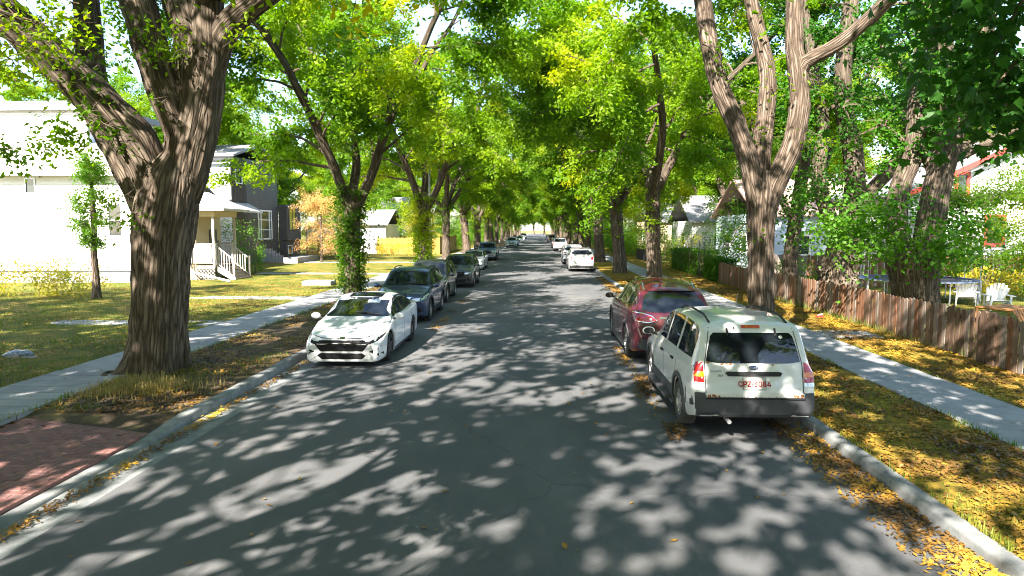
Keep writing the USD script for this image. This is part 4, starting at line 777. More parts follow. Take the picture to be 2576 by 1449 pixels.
def suv_rear(W, zt, plate=.88):
    h = W/2
    return [('taillight', P_((h*.66, zt-.02), (h*.93, zt+.04), (h*.95, zt-.22), (h*.72, zt-.20)), 'rear', 'lamp_red', .009, True), ('number_plate', rrect(-.155, .155, plate-.08, plate+.08, .01), 'rear', 'plate_white', .012, False), ('bumper_trim', sg.box(-h*.92, .28, h*.92, .48), 'rear', 'cladding_black', .012, False),
            ('tailgate_gap', sg.LineString([(-h*.7, .60), (h*.7, .60)]).buffer(.005), 'rear', 'seam', .003, False), ('brake_light', rrect(-.14, .14, zt+.56, zt+.585, .008), 'rear', 'lamp_red', .02, False)]
SUV = dict(L=4.57, W=1.84, wb=2.66, foh=.93, R=.355, top=[(0, .72), (.05, .86), (.3, .98), (1.0, 1.08), (1.25, 1.12), (1.98, 1.60), (2.35, 1.685), (3.0, 1.70), (3.9, 1.635), (4.12, 1.56), (4.42, 1.15), (4.5, 1.0), (4.57, .72)],
           belt=[(0, .72), (1.2, 1.03), (4.2, 1.14), (4.57, .95)], ws=(1.22, 2.05), dlo=(1.25, 4.25), pillars=[(2.52, 2.58), (3.42, 3.50)], rw=(4.38, 4.10), doors=[(1.42, 1.42), (2.52, 2.52), (3.42, 3.55)], handles=[(2.35, .93), (3.30, .96)], clad='cladding_black', rails=(2.2, 3.9, .60, .04, 'cladding_black'))
SEDAN = dict(L=4.68, W=1.82, wb=2.72, foh=.90, R=.33, top=[(0, .50), (.04, .60), (.2, .715), (.9, .87), (1.22, .945), (1.32, .98), (2.1, 1.36), (2.5, 1.42), (2.95, 1.41), (3.45, 1.31), (4.0, 1.10), (4.25, 1.06), (4.6, 1.02), (4.68, .78)],
             belt=[(0, .50), (1.2, .87), (3.4, .97), (4.2, 1.0), (4.68, .9)], ws=(1.24, 2.2), dlo=(1.3, 4.0), pillars=[(2.45, 2.50), (3.35, 3.30)], rw=(4.05, 3.3), doors=[(1.38, 1.38), (2.45, 2.45), (3.35, 3.5)], handles=[(2.28, .84), (3.2, .87)], tumble=.34, low=[(0, .135), (.5, .14), (4.1, .16), (4.68, .22)])
def on(u, v, dx, dy=0):                   # a tyre's contact point in the photograph gives the car's place
    g = gnd(u, v, .02); return g[0]+dx, g[1]+dy
RZ = .012
# --- white sedan, nearest on the left, nose towards the viewer
h = .91
fr = [('grille', P_((-.62, .555), (-.45, .60), (.45, .60), (.62, .555), (.47, .365), (-.47, .365)), 'front', 'grille_black', .006, False),
      ('headlight', P_((.42, .592), (.60, .605), (.80, .68), (.86, .745), (.875, .66), (.76, .575), (.62, .525), (.50, .50)), 'front', 'lamp_dark', .008, True),
      ('lamp_strip', P_((.50, .597), (.62, .606), (.80, .682), (.86, .742), (.84, .70), (.78, .66), (.62, .585), (.52, .575)), 'front', 'lamp_clear', .013, True),
      ('intake', P_((-.60, .325), (.60, .325), (.44, .19), (-.44, .19)), 'front', 'grille_black', .004, False), ('corner_vent', P_((.60, .36), (.84, .47), (.865, .40), (.86, .25), (.80, .23)), 'front', 'grille_black', .007, True),
      ('fog_lamp', rrect(.72, .81, .33, .39, .02), 'front', 'lamp_clear', .012, True), ('chin', P_((-.72, .150), (.72, .150), (.78, .182), (-.78, .182)), 'front', 'paint_white', .022, False), ('blade', P_((.58, .345), (.65, .345), (.845, .215), (.78, .165), (.70, .165), (.45, .335)), 'front', 'paint_white', .017, True),
      ('emblem', sa.scale(sg.Point(0, .645).buffer(.05, 6), 1.4, .55), 'front', 'chrome', .008, False),
      ('sunroof', rrect(-.42, .42, -.35, .22, .06), 'top', 'car_glass', .004, False), ('hood_gap', sg.LineString([(-.72, .70), (-.45, .638), (.45, .638), (.72, .70)]).buffer(.006), 'front', 'seam', .003, False), ('dealer_sticker', rrect(-.42, -.12, 1.235, 1.30, .02), 'front', 'lamp_clear', .012, False)]
for k in range(4): fr.append(('grille_bar', sg.box(-.47-.02*k, .395+.045*k, .47+.02*k, .405+.045*k), 'front', 'lamp_dark', .012, False))
x, y = on(985, 905, -.90, -SEDAN['L']/2+.90); y = gnd(985, 905, .02)[1]+SEDAN['L']/2-.90
make_car('sedan', 'white sedan with a sunroof, first car parked at the left kerb', dict(SEDAN, paint='paint_white', rim='five', rimmat='alloy_dark', bits=fr+[('sill_trim', P_((-1.3, .2), (1.0, .2), (1.0, .24), (-1.3, .235)), 'side', 'cladding_black', .01, True)], mirrormat='paint_white'), (x, y, RZ), 180)
# --- the rest of the left row, noses towards the viewer
def left(u, v, name, label, S, cat='car', d=None, x=None):
    g = gnd(u, v, .02); yy_ = (g[1] if d is None else d)-S['foh']+S['L']/2; xx_ = g[0]-S['W']/2+.02 if x is None else x
    return make_car(name, label, S, (xx_, yy_, RZ), 180, cat)
rav = suv_front(1.84, .93, 0)[1:]+[('headlight', P_((.40, .80), (.72, .84), (.86, .93), (.90, .90), (.85, .80), (.62, .72), (.45, .72)), 'front', 'lamp_clear', .008, True), ('upper_grille', P_((-.42, .86), (.42, .86), (.36, .79), (-.36, .79)), 'front', 'chrome', .010, False)]
left(1085, 805, 'suv', 'dark navy SUV parked directly behind the white sunroof sedan', dict(SUV, paint='paint_navy', bits=rav, rim='ten'))
left(1127, 760, 'suv', 'black SUV half hidden between the navy and the charcoal SUVs', dict(SUV, paint='paint_black', bits=suv_front(1.84, .93, 1), W=1.83, L=4.6, rim='six'))
cx = suv_front(1.84, .93, 1)[2:]+[('headlight', P_((.46, .78), (.74, .82), (.90, .91), (.86, .80), (.70, .73), (.50, .72)), 'front', 'lamp_clear', .008, True), ('grille', P_((-.44, .84), (.44, .84), (.46, .72), (.28, .55), (-.28, .55), (-.46, .72)), 'front', 'grille_black', .006, False),
    ('grille_wing', sg.LineString([(-.66, .76), (-.45, .70), (-.28, .54), (.28, .54), (.45, .70), (.66, .76)]).buffer(.012), 'front', 'chrome', .013, False)]
left(1194, 721, 'suv', 'charcoal SUV with a wide bright blue reflection in its windscreen', dict(SUV, paint='paint_charcoal', bits=cx, top=[(0, .70), (.05, .84), (.3, .96), (1.2, 1.08), (1.35, 1.12), (2.1, 1.58), (2.5, 1.66), (3.0, 1.665), (3.9, 1.58), (4.15, 1.5), (4.45, 1.15), (4.5, 1.0), (4.55, .72)], L=4.55, ws=(1.32, 2.2), dlo=(1.35, 4.2), rw=(4.40, 4.12), rails=None, rim='ten'))
sed_f = [('headlight', P_((.50, .60), (.78, .66), (.85, .76), (.72, .72), (.52, .66)), 'front', 'lamp_clear', .008, True), ('grille', P_((-.42, .64), (.42, .64), (.36, .52), (-.36, .52)), 'front', 'grille_black', .006, False), ('intake', P_((-.5, .38), (.5, .38), (.42, .26), (-.42, .26)), 'front', 'grille_black', .005, False), ('fog_lamp', rrect(.62, .74, .32, .40, .02), 'front', 'grille_black', .006, True)]
left(1219, 678, 'sedan', 'silver sedan between the charcoal SUV and the blue grey pickup', dict(SEDAN, paint='paint_silver', bits=sed_f, rim='ten'))
PICK = dict(SUV, L=5.3, W=1.9, wb=3.2, foh=.95, R=.38, top=[(0, .85), (.05, .98), (.3, 1.06), (1.1, 1.14), (1.25, 1.18), (1.75, 1.68), (2.1, 1.78), (3.1, 1.78), (3.3, 1.7), (3.5, 1.20), (3.6, 1.18), (5.2, 1.18), (5.3, 1.0)], belt=[(0, .85), (1.2, 1.12), (5.3, 1.14)], ws=(1.22, 1.85), dlo=(1.3, 3.4), rw=(3.5, 3.28),
            pillars=[(2.30, 2.32), (3.12, 3.12)], doors=[(1.4, 1.4), (2.3, 2.3), (3.15, 3.2)], handles=[(2.15, 1.0), (3.0, 1.0)], bed=(3.65, 5.2), bedz=.75, rails=None, low=[(0, .36), (.5, .33), (4.8, .33), (5.3, .42)], pr=[(0, .94), (.05, .97), (.3, 1)])
pk_f = [('headlight', P_((.56, .80), (.90, .82), (.92, .98), (.58, .96)), 'front', 'lamp_clear', .008, True), ('grille', P_((-.52, .98), (.52, .98), (.46, .70), (-.46, .70)), 'front', 'grille_black', .006, False), ('bumper', sg.box(-.9, .44, .9, .62), 'front', 'chrome', .02, False)]
left(1249, 655, 'pickup', 'blue grey pickup behind the silver sedan at the left kerb', dict(PICK, paint='paint_bluegrey', bits=pk_f), 'pickup')
left(1295, 610, 'suv', 'pale blue SUV standing alone far along the left kerb', dict(SUV, paint='paint_lightblue', bits=suv_front(1.84, .93, 0)), d=108, x=-4.25)
left(1307, 598, 'hatchback', 'small blue car just beyond the pale blue SUV', dict(SEDAN, paint='paint_blue', bits=sed_f), d=118, x=-4.2)
make_car('sedan', 'white car far down the left kerb beyond the small blue car', dict(SEDAN, paint='paint_pearl', bits=sed_f), (-4.2, 150, RZ), 180)
make_car('sedan', 'silver car far down the left kerb, last before the bright gap', dict(SEDAN, paint='paint_silver', bits=sed_f), (-4.2, 172, RZ), 180)
make_car('suv', 'dark SUV farthest down the left kerb', dict(SUV, paint='paint_bluegrey', bits=suv_front(1.84, .93, 1)), (-4.2, 196, RZ), 180)
# --- white SUV with rust, nearest on the right, tail towards the viewer
ESC = dict(L=4.42, W=1.80, wb=2.62, foh=.87, R=.345, paint='paint_offwhite', rim='six', tyre='dusty_rubber', clad='cladding_grey', cladz=.50, tumble=.20, crown=.04, round=.09,
           top=[(0, .78), (.05, .90), (.3, .98), (1.0, 1.05), (1.18, 1.09), (1.82, 1.60), (2.15, 1.70), (2.9, 1.735), (3.7, 1.72), (4.06, 1.68), (4.14, 1.60), (4.30, 1.12), (4.345, .95), (4.37, .74), (4.42, .68)], belt=[(0, .78), (1.2, 1.03), (4.2, 1.07), (4.42, .9)],
           pr=[(0, .90), (.04, .945), (.12, .97), (.3, .985), (.8, 1)], ws=(1.16, 1.88), dlo=(1.25, 4.10), pillars=[(2.28, 2.32, .04), (3.14, 3.22, .055)], rw=P_((-.665, 1.14), (-.50, 1.115), (.50, 1.115), (.665, 1.14), (.645, 1.27), (.585, 1.49), (.54, 1.535), (-.54, 1.535), (-.585, 1.49), (-.645, 1.27)),
           doors=[(1.3, 1.3), (2.28, 2.28), (3.14, 3.3)], handles=[(2.12, .93), (2.98, .95)], handlemat='cladding_black', rails=(2.05, 3.98, .56, .055, 'cladding_black'), wtrim='paint_offwhite', trimoff=.004, low=[(0, .3), (.5, .25), (3.9, .25), (4.42, .38)], frame=.085)
eb = [('taillight', P_((.70, .80), (.845, .80), (.85, 1.10), (.80, 1.13), (.715, 1.13)), 'rear', 'lamp_red', .012, True), ('indicator', P_((.703, .93), (.847, .93), (.848, 1.0), (.708, 1.0)), 'rear', 'lamp_amber', .016, True), ('reversing_lamp', P_((.70, .80), (.845, .80), (.845, .855), (.70, .855)), 'rear', 'lamp_clear', .016, True),
      ('tail_handle', P_((-.40, .985), (-.37, .94), (.37, .94), (.40, .985), (.37, 1.0), (-.37, 1.0)), 'rear', 'cladding_black', .022, False), ('plate_frame', rrect(-.165, .165, .752, .928, .01), 'rear', 'badge_grey', .010, False), ('number_plate', rrect(-.150, .150, .765, .915, .008), 'rear', 'plate_white', .016, False),
      ('bumper', P_((-.88, .40), (-.80, .355), (-.3, .335), (.3, .335), (.80, .355), (.88, .40), (.89, .715), (.70, .715), (.695, .645), (-.695, .645), (-.70, .715), (-.89, .715)), 'rear', 'cladding_grey', .03, False),
      ('bumper_step', sg.box(-.69, .628, .69, .652), 'rear', 'cladding_black', .05, False), ('brake_light', rrect(-.135, .135, 1.60, 1.64, .015), 'rear', 'lamp_red', .012, False), ('badge', sa.scale(sg.Point(0, 1.055).buffer(.05, 8), 1.25, .62), 'rear', 'badge_blue', .012, False),
      ('tailgate_gap', so.unary_union([sg.LineString([(sx*.685, .655), (sx*.69, 1.1), (sx*.60, 1.60)]).buffer(.005) for sx in (1, -1)]), 'rear', 'seam', .003, False),
      ('hinge', rrect(.33, .355, 1.50, 1.60, .008), 'rear', 'cladding_black', .02, True), ('washer_jet', sg.Point(-.24, 1.60).buffer(.013, 4), 'rear', 'cladding_black', .012, False)]
rr_ = random.Random(8)
def rusty(x0, x1, z, h_, n=10): return so.unary_union([sg.Point(rr_.uniform(x0, x1), z+rr_.uniform(-h_, h_)*.6).buffer(rr_.uniform(.3, 1)*h_, 3) for _ in range(n)])
for a in ((-.66, -.50, .668, .022, 12), (.54, .67, .672, .022, 12), (-.45, .45, .655, .007, 26), (-.50, -.30, 1.100, .012, 12), (.22, .36, 1.100, .010, 8), (-.665, -.63, 1.118, .014, 5)): eb.append(('rust_patch', rusty(*a), 'rear', 'rust', .0035, False))
eb.append(('rust_patch', rusty(-1.28, -1.20, .80, .03, 8), 'side', 'rust', .004, True))
g = gnd(1705, 1062, .02); ye = g[1]+ESC['L']/2-(ESC['L']-ESC['foh']-ESC['wb'])
esc, EB = make_car('suv', 'rust edged white SUV with black roof rails, nearest car at the right kerb', dict(ESC, bits=eb, antenna=(.70, .95, .80, .12), antr=.007, antm='alloy'), (g[0]+ESC['W']/2-.02, ye, RZ), 0)
pl = [c for c in esc.GetChildren() if c.GetName() == 'number_plate'][0]
def rear_text(txt, hgt, cx_, cz, mt, parent, nm, off=.022, bold=False):
    tm = meshkit.text_mesh(txt, hgt, .003, bold); wd = tm.bounds[1][0]+tm.bounds[0][0]; v = np.array(tm.vertices); v[:, 0] -= wd/2; yv = EB.end(np.array([cx_]), np.array([cz]), False)[0]; slope = (EB.end(np.array([cx_]), np.array([cz+.05]), False)[0]-EB.end(np.array([cx_]), np.array([cz-.05]), False)[0])/.1
    z = cz-hgt/2+v[:, 1]; o = np.stack([cx_+v[:, 0], yv-off-v[:, 2]+slope*(z-cz), z], 1); obj(nm, (o, np.array(tm.faces)), MATS[mt], parent)
rear_text('CPZ·3084', .070, 0, .836, 'plate_red', pl, 'plate_number', .020, True); rear_text('Alberta', .018, 0, .896, 'plate_red', pl, 'plate_header', .020);
rear_text('Ford', .032, 0, 1.055, 'plate_white', esc, 'badge_lettering', .017); rear_text('ESCAPE', .030, -.53, 1.005, 'badge_grey', esc, 'model_lettering', .008, True); rear_text('XLT', .028, -.47, .945, 'cladding_black', esc, 'trim_lettering', .009, True)
for sx in (1, -1):
    MB().bb(sx*.84, sx*.99, -.78, .95, .27, .31).build('side_step', MATS['sill_step'], esc)
MB().bar((-.35, -2.0, .30), (-.35, -2.22, .29), .03, 10).build('exhaust', MATS['galvanised'], esc)
# --- maroon SUV
ENC = dict(L=5.1, W=1.98, wb=3.02, foh=.97, R=.385, paint='paint_maroon', rim='six', clad='cladding_grey', cladz=.34, tumble=.34, crown=.06, round=.16, top=[(0, .80), (.06, .96), (.3, 1.05), (1.0, 1.16), (1.3, 1.22), (2.1, 1.70), (2.5, 1.80), (3.1, 1.83), (3.9, 1.77), (4.35, 1.66), (4.55, 1.52), (4.85, 1.20), (5.0, 1.02), (5.06, .8), (5.1, .66)],
           belt=[(0, .8), (1.3, 1.12), (3.8, 1.20), (4.5, 1.24), (5.1, 1.0)], pr=[(0, .76), (.05, .83), (.15, .89), (.35, .945), (.8, .99), (1.2, 1)], ws=(1.28, 2.2), dlo=(1.4, 4.35), pillars=[(2.66, 2.72), (3.62, 3.68)], rw=P_((-.72, 1.22), (-.5, 1.17), (.5, 1.17), (.72, 1.22), (.66, 1.42), (.54, 1.60), (-.54, 1.60), (-.66, 1.42)), doors=[(1.5, 1.5), (2.66, 2.66), (3.62, 3.8)], handles=[(2.5, 1.03), (3.45, 1.06)], rails=(2.6, 4.2, .58, .06, 'chrome'), antenna=(0, 3.95, .20, .10), low=[(0, .28), (.5, .24), (4.5, .24), (5.1, .34)], wtrim='chrome')
nb_ = [('taillight', P_((.42, 1.00), (.60, .965), (.86, 1.0), (.925, 1.06), (.90, 1.16), (.72, 1.15), (.52, 1.09)), 'rear', 'lamp_red', .012, True), ('lamp_surround', P_((.40, 1.0), (.60, .95), (.87, .985), (.945, 1.06), (.91, 1.175), (.71, 1.165), (.50, 1.105)).difference(P_((.42, 1.00), (.60, .965), (.86, 1.0), (.925, 1.06), (.90, 1.16), (.72, 1.15), (.52, 1.09))), 'rear', 'chrome', .014, True), ('reversing_lamp', sg.Point(.54, 1.03).buffer(.028, 6), 'rear', 'lamp_clear', .017, True),
       ('bumper_trim', P_((-.80, .36), (.80, .36), (.86, .62), (.6, .58), (-.6, .58), (-.86, .62)), 'rear', 'cladding_grey', .012, False), ('number_plate', rrect(-.155, .155, .86, 1.01, .01), 'rear', 'plate_white', .012, False), ('tailgate_gap', so.unary_union([sg.LineString([(-.7, .70), (.7, .70)]).buffer(.005), sg.LineString([(.7, .70), (.66, 1.2)]).buffer(.005), sg.LineString([(-.7, .70), (-.66, 1.2)]).buffer(.005)]), 'rear', 'seam', .003, False), ('spoiler', P_((-.58, 1.615), (.58, 1.615), (.55, 1.665), (-.55, 1.665)), 'rear', 'paint_maroon', .05, False), ('chrome_strip', sg.box(-.34, 1.045, .34, 1.075), 'rear', 'chrome', .014, False)]
g = gnd(1572, 896, .02); make_car('suv', 'maroon SUV with chrome edged tail lamps in front of the rusty white SUV', dict(ENC, bits=nb_), (g[0]+ENC['W']/2-.02, g[1]+ENC['L']/2-1.11, RZ), 0)
# --- the rest of the right row, tails towards the viewer
def right(name, label, S, d, x=3.08, cat='car'): return make_car(name, label, S, (x, d+S['L']/2, RZ), 0, cat)
right('suv', 'pale silver SUV with a black lower bumper beyond the maroon SUV', dict(SUV, paint='paint_pearl', bits=suv_rear(1.84, 1.05, .93), rails=(2.2, 3.9, .60, .05, 'alloy')), 47)
right('suv', 'white hatchback SUV partly hidden behind the pale silver SUV', dict(SUV, paint='paint_white', bits=suv_rear(1.84, 1.05, .75), rails=None), 56.5, 3.0)
pk_r = [('taillight', rrect(.80, .90, .78, 1.12, .02), 'rear', 'lamp_red', .012, True), ('bumper', sg.box(-.88, .44, .88, .60), 'rear', 'chrome', .03, False), ('number_plate', rrect(-.155, .155, .50, .58, .01), 'rear', 'plate_white', .05, False), ('tail_handle', rrect(-.1, .1, 1.0, 1.06, .02), 'rear', 'cladding_black', .012, False)]
right('pickup', 'white pickup with a low tailgate beyond the two white SUVs', dict(PICK, paint='paint_white', bits=pk_r), 88, 3.0, 'pickup')
right('suv', 'black SUV just in front of the white pickup at the right kerb', dict(SUV, paint='paint_black', bits=suv_rear(1.84, 1.05)), 101, 2.95)
right('van', 'dark van small in the distance at the right kerb', dict(SUV, paint='paint_black', bits=suv_rear(1.84, 1.05), top=[(0, .8), (.05, .9), (.4, 1.05), (.9, 1.12), (1.8, 1.75), (2.2, 1.85), (4.0, 1.85), (4.4, 1.75), (4.5, 1.1), (4.57, .8)], ws=(.92, 1.85), rw=(4.5, 4.36), rails=None), 142, 2.95)
right('sedan', 'grey car farthest along the right kerb', dict(SEDAN, paint='paint_bluegrey', bits=[('taillight', P_((.5, .80), (.84, .84), (.84, .96), (.52, .92)), 'rear', 'lamp_red', .01, True)]), 178, 2.95)
# ================================================================== houses
def boards(parent, axis, plane, a0, a1, z0, z1, mat_, pitch=.2, holes=(), out=1, name='siding_board', skip=1):
    """lap siding: one board after the other, cut round the openings. axis 'x': wall runs along x at y=plane; 'y': along y at x=plane. out: outward sign"""
    z = z0
    while z < z1-.02:
        zt = min(z+pitch, z1); segs = [(a0, a1)]
        for (h0, h1, hz0, hz1) in holes:
            if hz0 < (z+zt)/2 < hz1: segs = [s for p in segs for s in ((p[0], min(p[1], h0)), (max(p[0], h1), p[1])) if s[1]-s[0] > .03]
        for b0, b1 in segs:
            t0, t1 = .042, .010
            if axis == 'x': v = [(b0, plane, z), (b1, plane, z), (b1, plane, zt+.02), (b0, plane, zt+.02), (b0, plane+out*t0, z), (b1, plane+out*t0, z), (b1, plane+out*t1, zt+.0), (b0, plane+out*t1, zt+.0)]
            else: v = [(plane, b0, z), (plane, b1, z), (plane, b1, zt+.02), (plane, b0, zt+.02), (plane+out*t0, b0, z), (plane+out*t0, b1, z), (plane+out*t1, b1, zt), (plane+out*t1, b0, zt)]
            q = np.array([(0, 3, 2, 1), (4, 5, 6, 7), (0, 1, 5, 4), (1, 2, 6, 5), (2, 3, 7, 6), (3, 0, 4, 7)])
            m = trimesh.Trimesh(v, quads(q), process=False); m.fix_normals(); obj(name, (np.array(m.vertices), np.array(m.faces)), MATS[mat_], parent)
        z += pitch
def gable(parent, name, x0, x1, y0, y1, z0, zr, ridge, mat_, over=.4, t=.16):
    """pitched roof; ridge 'x' or 'y' gives the ridge direction"""
    mb = MB()
    if ridge == 'y':
        xm = (x0+x1)/2; sl = (zr-z0)/(xm-x0)
        for xa, xb in ((x0-over, xm), (x1+over, xm)):
            za = z0-over*sl; v = [(xa, y0-over, za), (xb, y0-over, zr), (xb, y1+over, zr), (xa, y1+over, za)]; v += [(a, b, c+t) for a, b, c in v]; m = trimesh.Trimesh(v, quads([(0, 1, 2, 3), (4, 5, 6, 7), (0, 1, 5, 4), (1, 2, 6, 5), (2, 3, 7, 6), (3, 0, 4, 7)]), process=False); m.fix_normals(); mb.tm(m)
    else:
        ym = (y0+y1)/2; sl = (zr-z0)/(ym-y0)
        for ya, yb in ((y0-over, ym), (y1+over, ym)):
            za = z0-over*sl; v = [(x0-over, ya, za), (x0-over, yb, zr), (x1+over, yb, zr), (x1+over, ya, za)]; v += [(a, b, c+t) for a, b, c in v]; m = trimesh.Trimesh(v, quads([(0, 1, 2, 3), (4, 5, 6, 7), (0, 1, 5, 4), (1, 2, 6, 5), (2, 3, 7, 6), (3, 0, 4, 7)]), process=False); m.fix_normals(); mb.tm(m)
    return mb.build(name, MATS[mat_], parent)
def gable_wall(axis, plane, a0, a1, z0, zr, t=.1):
    am = (a0+a1)/2; p = [(a0, z0), (a1, z0), (am, zr)]
    v = [((a, plane, z) if axis == 'x' else (plane, a, z)) for a, z in p]+[((a, plane+t, z) if axis == 'x' else (plane+t, a, z)) for a, z in p]
    m = trimesh.Trimesh(v, [(0, 1, 2), (3, 5, 4), (0, 1, 4), (0, 4, 3), (1, 2, 5), (1, 5, 4), (2, 0, 3), (2, 3, 5)], process=False); m.fix_normals(); return np.array(m.vertices), np.array(m.faces)
def window(parent, axis, plane, a0, a1, z0, z1, out, frame='white_paint', cols=1, rows=1, fw=.07, glass='window_glass'):
    def bx(mb, p0, p1, q0, q1, d0, d1):
        if axis == 'x': mb.bb(p0, p1, plane+out*d0, plane+out*d1, q0, q1)
        else: mb.bb(plane+out*d0, plane+out*d1, p0, p1, q0, q1)
    fr = MB(); bx(fr, a0, a0+fw, z0, z1, .0, .07); bx(fr, a1-fw, a1, z0, z1, .0, .07); bx(fr, a0+fw, a1-fw, z1-fw, z1, .0, .068); bx(fr, a0+fw, a1-fw, z0, z0+fw, .0, .075)
    for k in range(1, cols): c = a0+(a1-a0)*k/cols; bx(fr, c-.03, c+.03, z0+fw, z1-fw, .0, .055)
    for k in range(1, rows): c = z0+(z1-z0)*k/rows; bx(fr, a0+fw, a1-fw, c-.03, c+.03, .0, .05)
    w = fr.build('window', MATS[frame], parent); pn = MB(); bx(pn, a0+fw*.5, a1-fw*.5, z0+fw*.5, z1-fw*.5, .005, .02); pn.build('pane', MATS[glass], w); return w
LG = ZG
# --- white house, far left
H = thing('white_house', 'white two storey house with a small high window behind the young tree', 'house')
hy, hx1, hx0 = 35.2, -21.2, -38.0; zE = 5.95
MB().bb(hx0, hx1, hy, hy+6.5, 0, zE).build('wall', MATS['white_siding'], H)
MB().bb(hx0-.03, hx1+.03, hy-.03, hy+6.53, 0, .72).build('foundation', MATS['concrete'], H); MB().bb(hx0, hx1+.05, hy-.06, hy-.0, .72, .76).build('water_table', MATS['dark_trim'], H)
sw = (-27.45, -26.85, 4.9, 5.75); lw = (-31.6, -29.9, 1.2, 3.6); pw = (-23.0, -22.2, 2.6, 4.4)
boards(H, 'x', hy, hx0, hx1, .78, zE, 'white_siding', .21, [sw, lw, pw], -1); boards(H, 'y', hx1, hy, hy+6.5, .78, zE, 'white_siding', .21, [], 1)
window(H, 'x', hy, *sw, -1, 'galvanised'); window(H, 'x', hy, *lw, -1, cols=2, rows=2); window(H, 'x', hy, *pw, -1, cols=1, rows=2)
MB().bb(-27.7, -26.6, hy-.1, hy-.0, 5.76, 5.95).build('window_hood', MATS['galvanised'], H)
mb = MB(); v = [(hx0, hy-.45, zE-.05), (hx1+.45, hy-.45, zE-.05), (hx1-.7, hy+2.2, zE+1.75), (hx0, hy+2.2, zE+1.75)]; v += [(a, b, c+.14) for a, b, c in v]
m = trimesh.Trimesh(v, quads([(0, 1, 2, 3), (4, 5, 6, 7), (0, 1, 5, 4), (1, 2, 6, 5), (2, 3, 7, 6), (3, 0, 4, 7)]), process=False); m.fix_normals(); mb.tm(m); mb.build('roof', MATS['pale_shingle'], H)
mb = MB(); mb.bb(hx0, hx1+.47, hy-.56, hy-.46, zE-.12, zE+.04); mb.build('gutter', MATS['white_paint'], H)
MB().bb(hx0, -25.2, hy+2.0, hy+8.5, zE+.9, 9.75).build('upper_wall', MATS['white_siding'], H); boards(H, 'x', hy+2.0, hx0, -25.2, 7.4, 9.7, 'white_siding', .21, [], -1)
MB().bb(hx0, -24.9, hy+1.65, hy+8.9, 9.76, 10.1).build('upper_roof', MATS['shingle'], H); MB().bb(hx0, -24.85, hy+1.6, hy+1.64, 9.6, 9.76).build('soffit', MATS['galvanised'], H)
# --- beige house with the porch
H = thing('porch_house', 'beige house with a small railed porch and wooden steps', 'house')
MB().bb(-34, -24.6, 41.6, 50, 0, 5.4).build('wall', MATS['beige_siding'], H)
MB().bb(-21.1, -19.4, 37.35, 40.4, 0, 4.0).build('porch_wall', MATS['beige_siding'], H); boards(H, 'y', -19.4, 37.35, 40.4, .9, 4.0, 'beige_siding', .2, [(38.9, 39.8, 1.0, 3.0)], 1); boards(H, 'x', 37.35, -21.05, -19.4, .9, 4.0, 'beige_siding', .2, [], -1); boards(H, 'x', 41.6, -31, -24.6, .9, 5.4, 'white_siding', .2, [], -1)
gable(H, 'roof', -34, -24.6, 41.6, 50, 5.42, 7.4, 'x', 'shingle', .35); obj('gable_end', gable_wall('y', -24.72, 41.6, 50, 5.4, 7.3), MATS['white_siding'], H)
DX, PY0, PY1, DZ = -18.25, 37.2, 39.95, .98
dk = MB(); n = 10
for k in range(n): obj('deck_board', slab(-19.36, DX, PY0+(PY1-PY0)*k/n, PY0+(PY1-PY0)*(k+1)/n, top=DZ, t=.05), MATS['deck_wood'], H)
MB().bb(-19.3, DX-.02, PY0+.02, PY0+.06, DZ-.22, DZ-.06).build('deck_skirt', MATS['rail_wood'], H)
def lattice(x0, x1, y, z0, z1):
    reg = sg.box(x0, z0, x1, z1)
    for s_ in (1, -1):
        k = x0-(z1-z0)
        while k < x1+(z1-z0):
            ln = sg.LineString([(k, z0), (k+(z1-z0), z1)] if s_ > 0 else [(k, z1), (k+(z1-z0), z0)]).intersection(reg)
            if ln.length > .08:
                (a, b), (c, d) = list(ln.coords)[0], list(ln.coords)[-1]; MB().bar((a, y+.012*s_, b), (c, y+.012*s_, d), .019, 4).build('lattice_strip', MATS['rail_wood'], H)
            k += .20
lattice(-19.6, DX-.05, PY0+.08, ZG, DZ-.22)
def rail(p0, p1, h, gap=.13, post=True, wide=.035):
    p0, p1 = np.array(p0, float), np.array(p1, float); L = np.linalg.norm((p1-p0)[:2])
    for z_, nm in ((h, 'handrail'), (.12, 'bottom_rail')): MB().bar(p0+[0, 0, z_], p1+[0, 0, z_], .04, 4).build(nm, MATS['rail_wood'], H)
    for k in range(1, int(L/gap)): c = p0+(p1-p0)*k*gap/L; MB().bb(c[0]-wide*.6, c[0]+wide*.6, c[1]-.018, c[1]+.018, c[2]+.12, c[2]+h).build('baluster', MATS['rail_wood'], H)
    if post:
        for c in (p0, p1): mb = MB().bb(c[0]-.05, c[0]+.05, c[1]-.05, c[1]+.05, c[2]-.1, c[2]+h+.12); mb.box((c[0], c[1], c[2]+h+.14), (.13, .13, .04)); mb.build('newel_post', MATS['rail_wood'], H)
rail((-19.7, PY0+.05, DZ), (DX-.05, PY0+.05, DZ), 1.2, .11, wide=.075); rail((-19.3, PY1-.05, DZ), (DX-.05, PY1-.05, DZ), 1.2); 
sx1 = -17.3
rail((DX-.05, PY0+.3, DZ), (sx1, PY0+.3, ZG+.05), 1.1, .15); rail((DX-.05, PY0+2.35, DZ), (sx1, PY0+2.35, ZG+.05), 1.1, .15)
for k in range(5):
    z = DZ-(DZ-ZG)*(k+1)/5.6; x = DX+(sx1-DX)*(k+.1)/5; MB().bb(x, x+.34, PY0+.35, PY0+2.3, z-.04, z).build('step', MATS['deck_wood'], H); MB().bb(x+.30, x+.315, PY0+.4, PY0+2.25, z-.17, z-.045).build('riser', MATS['rail_wood'], H)
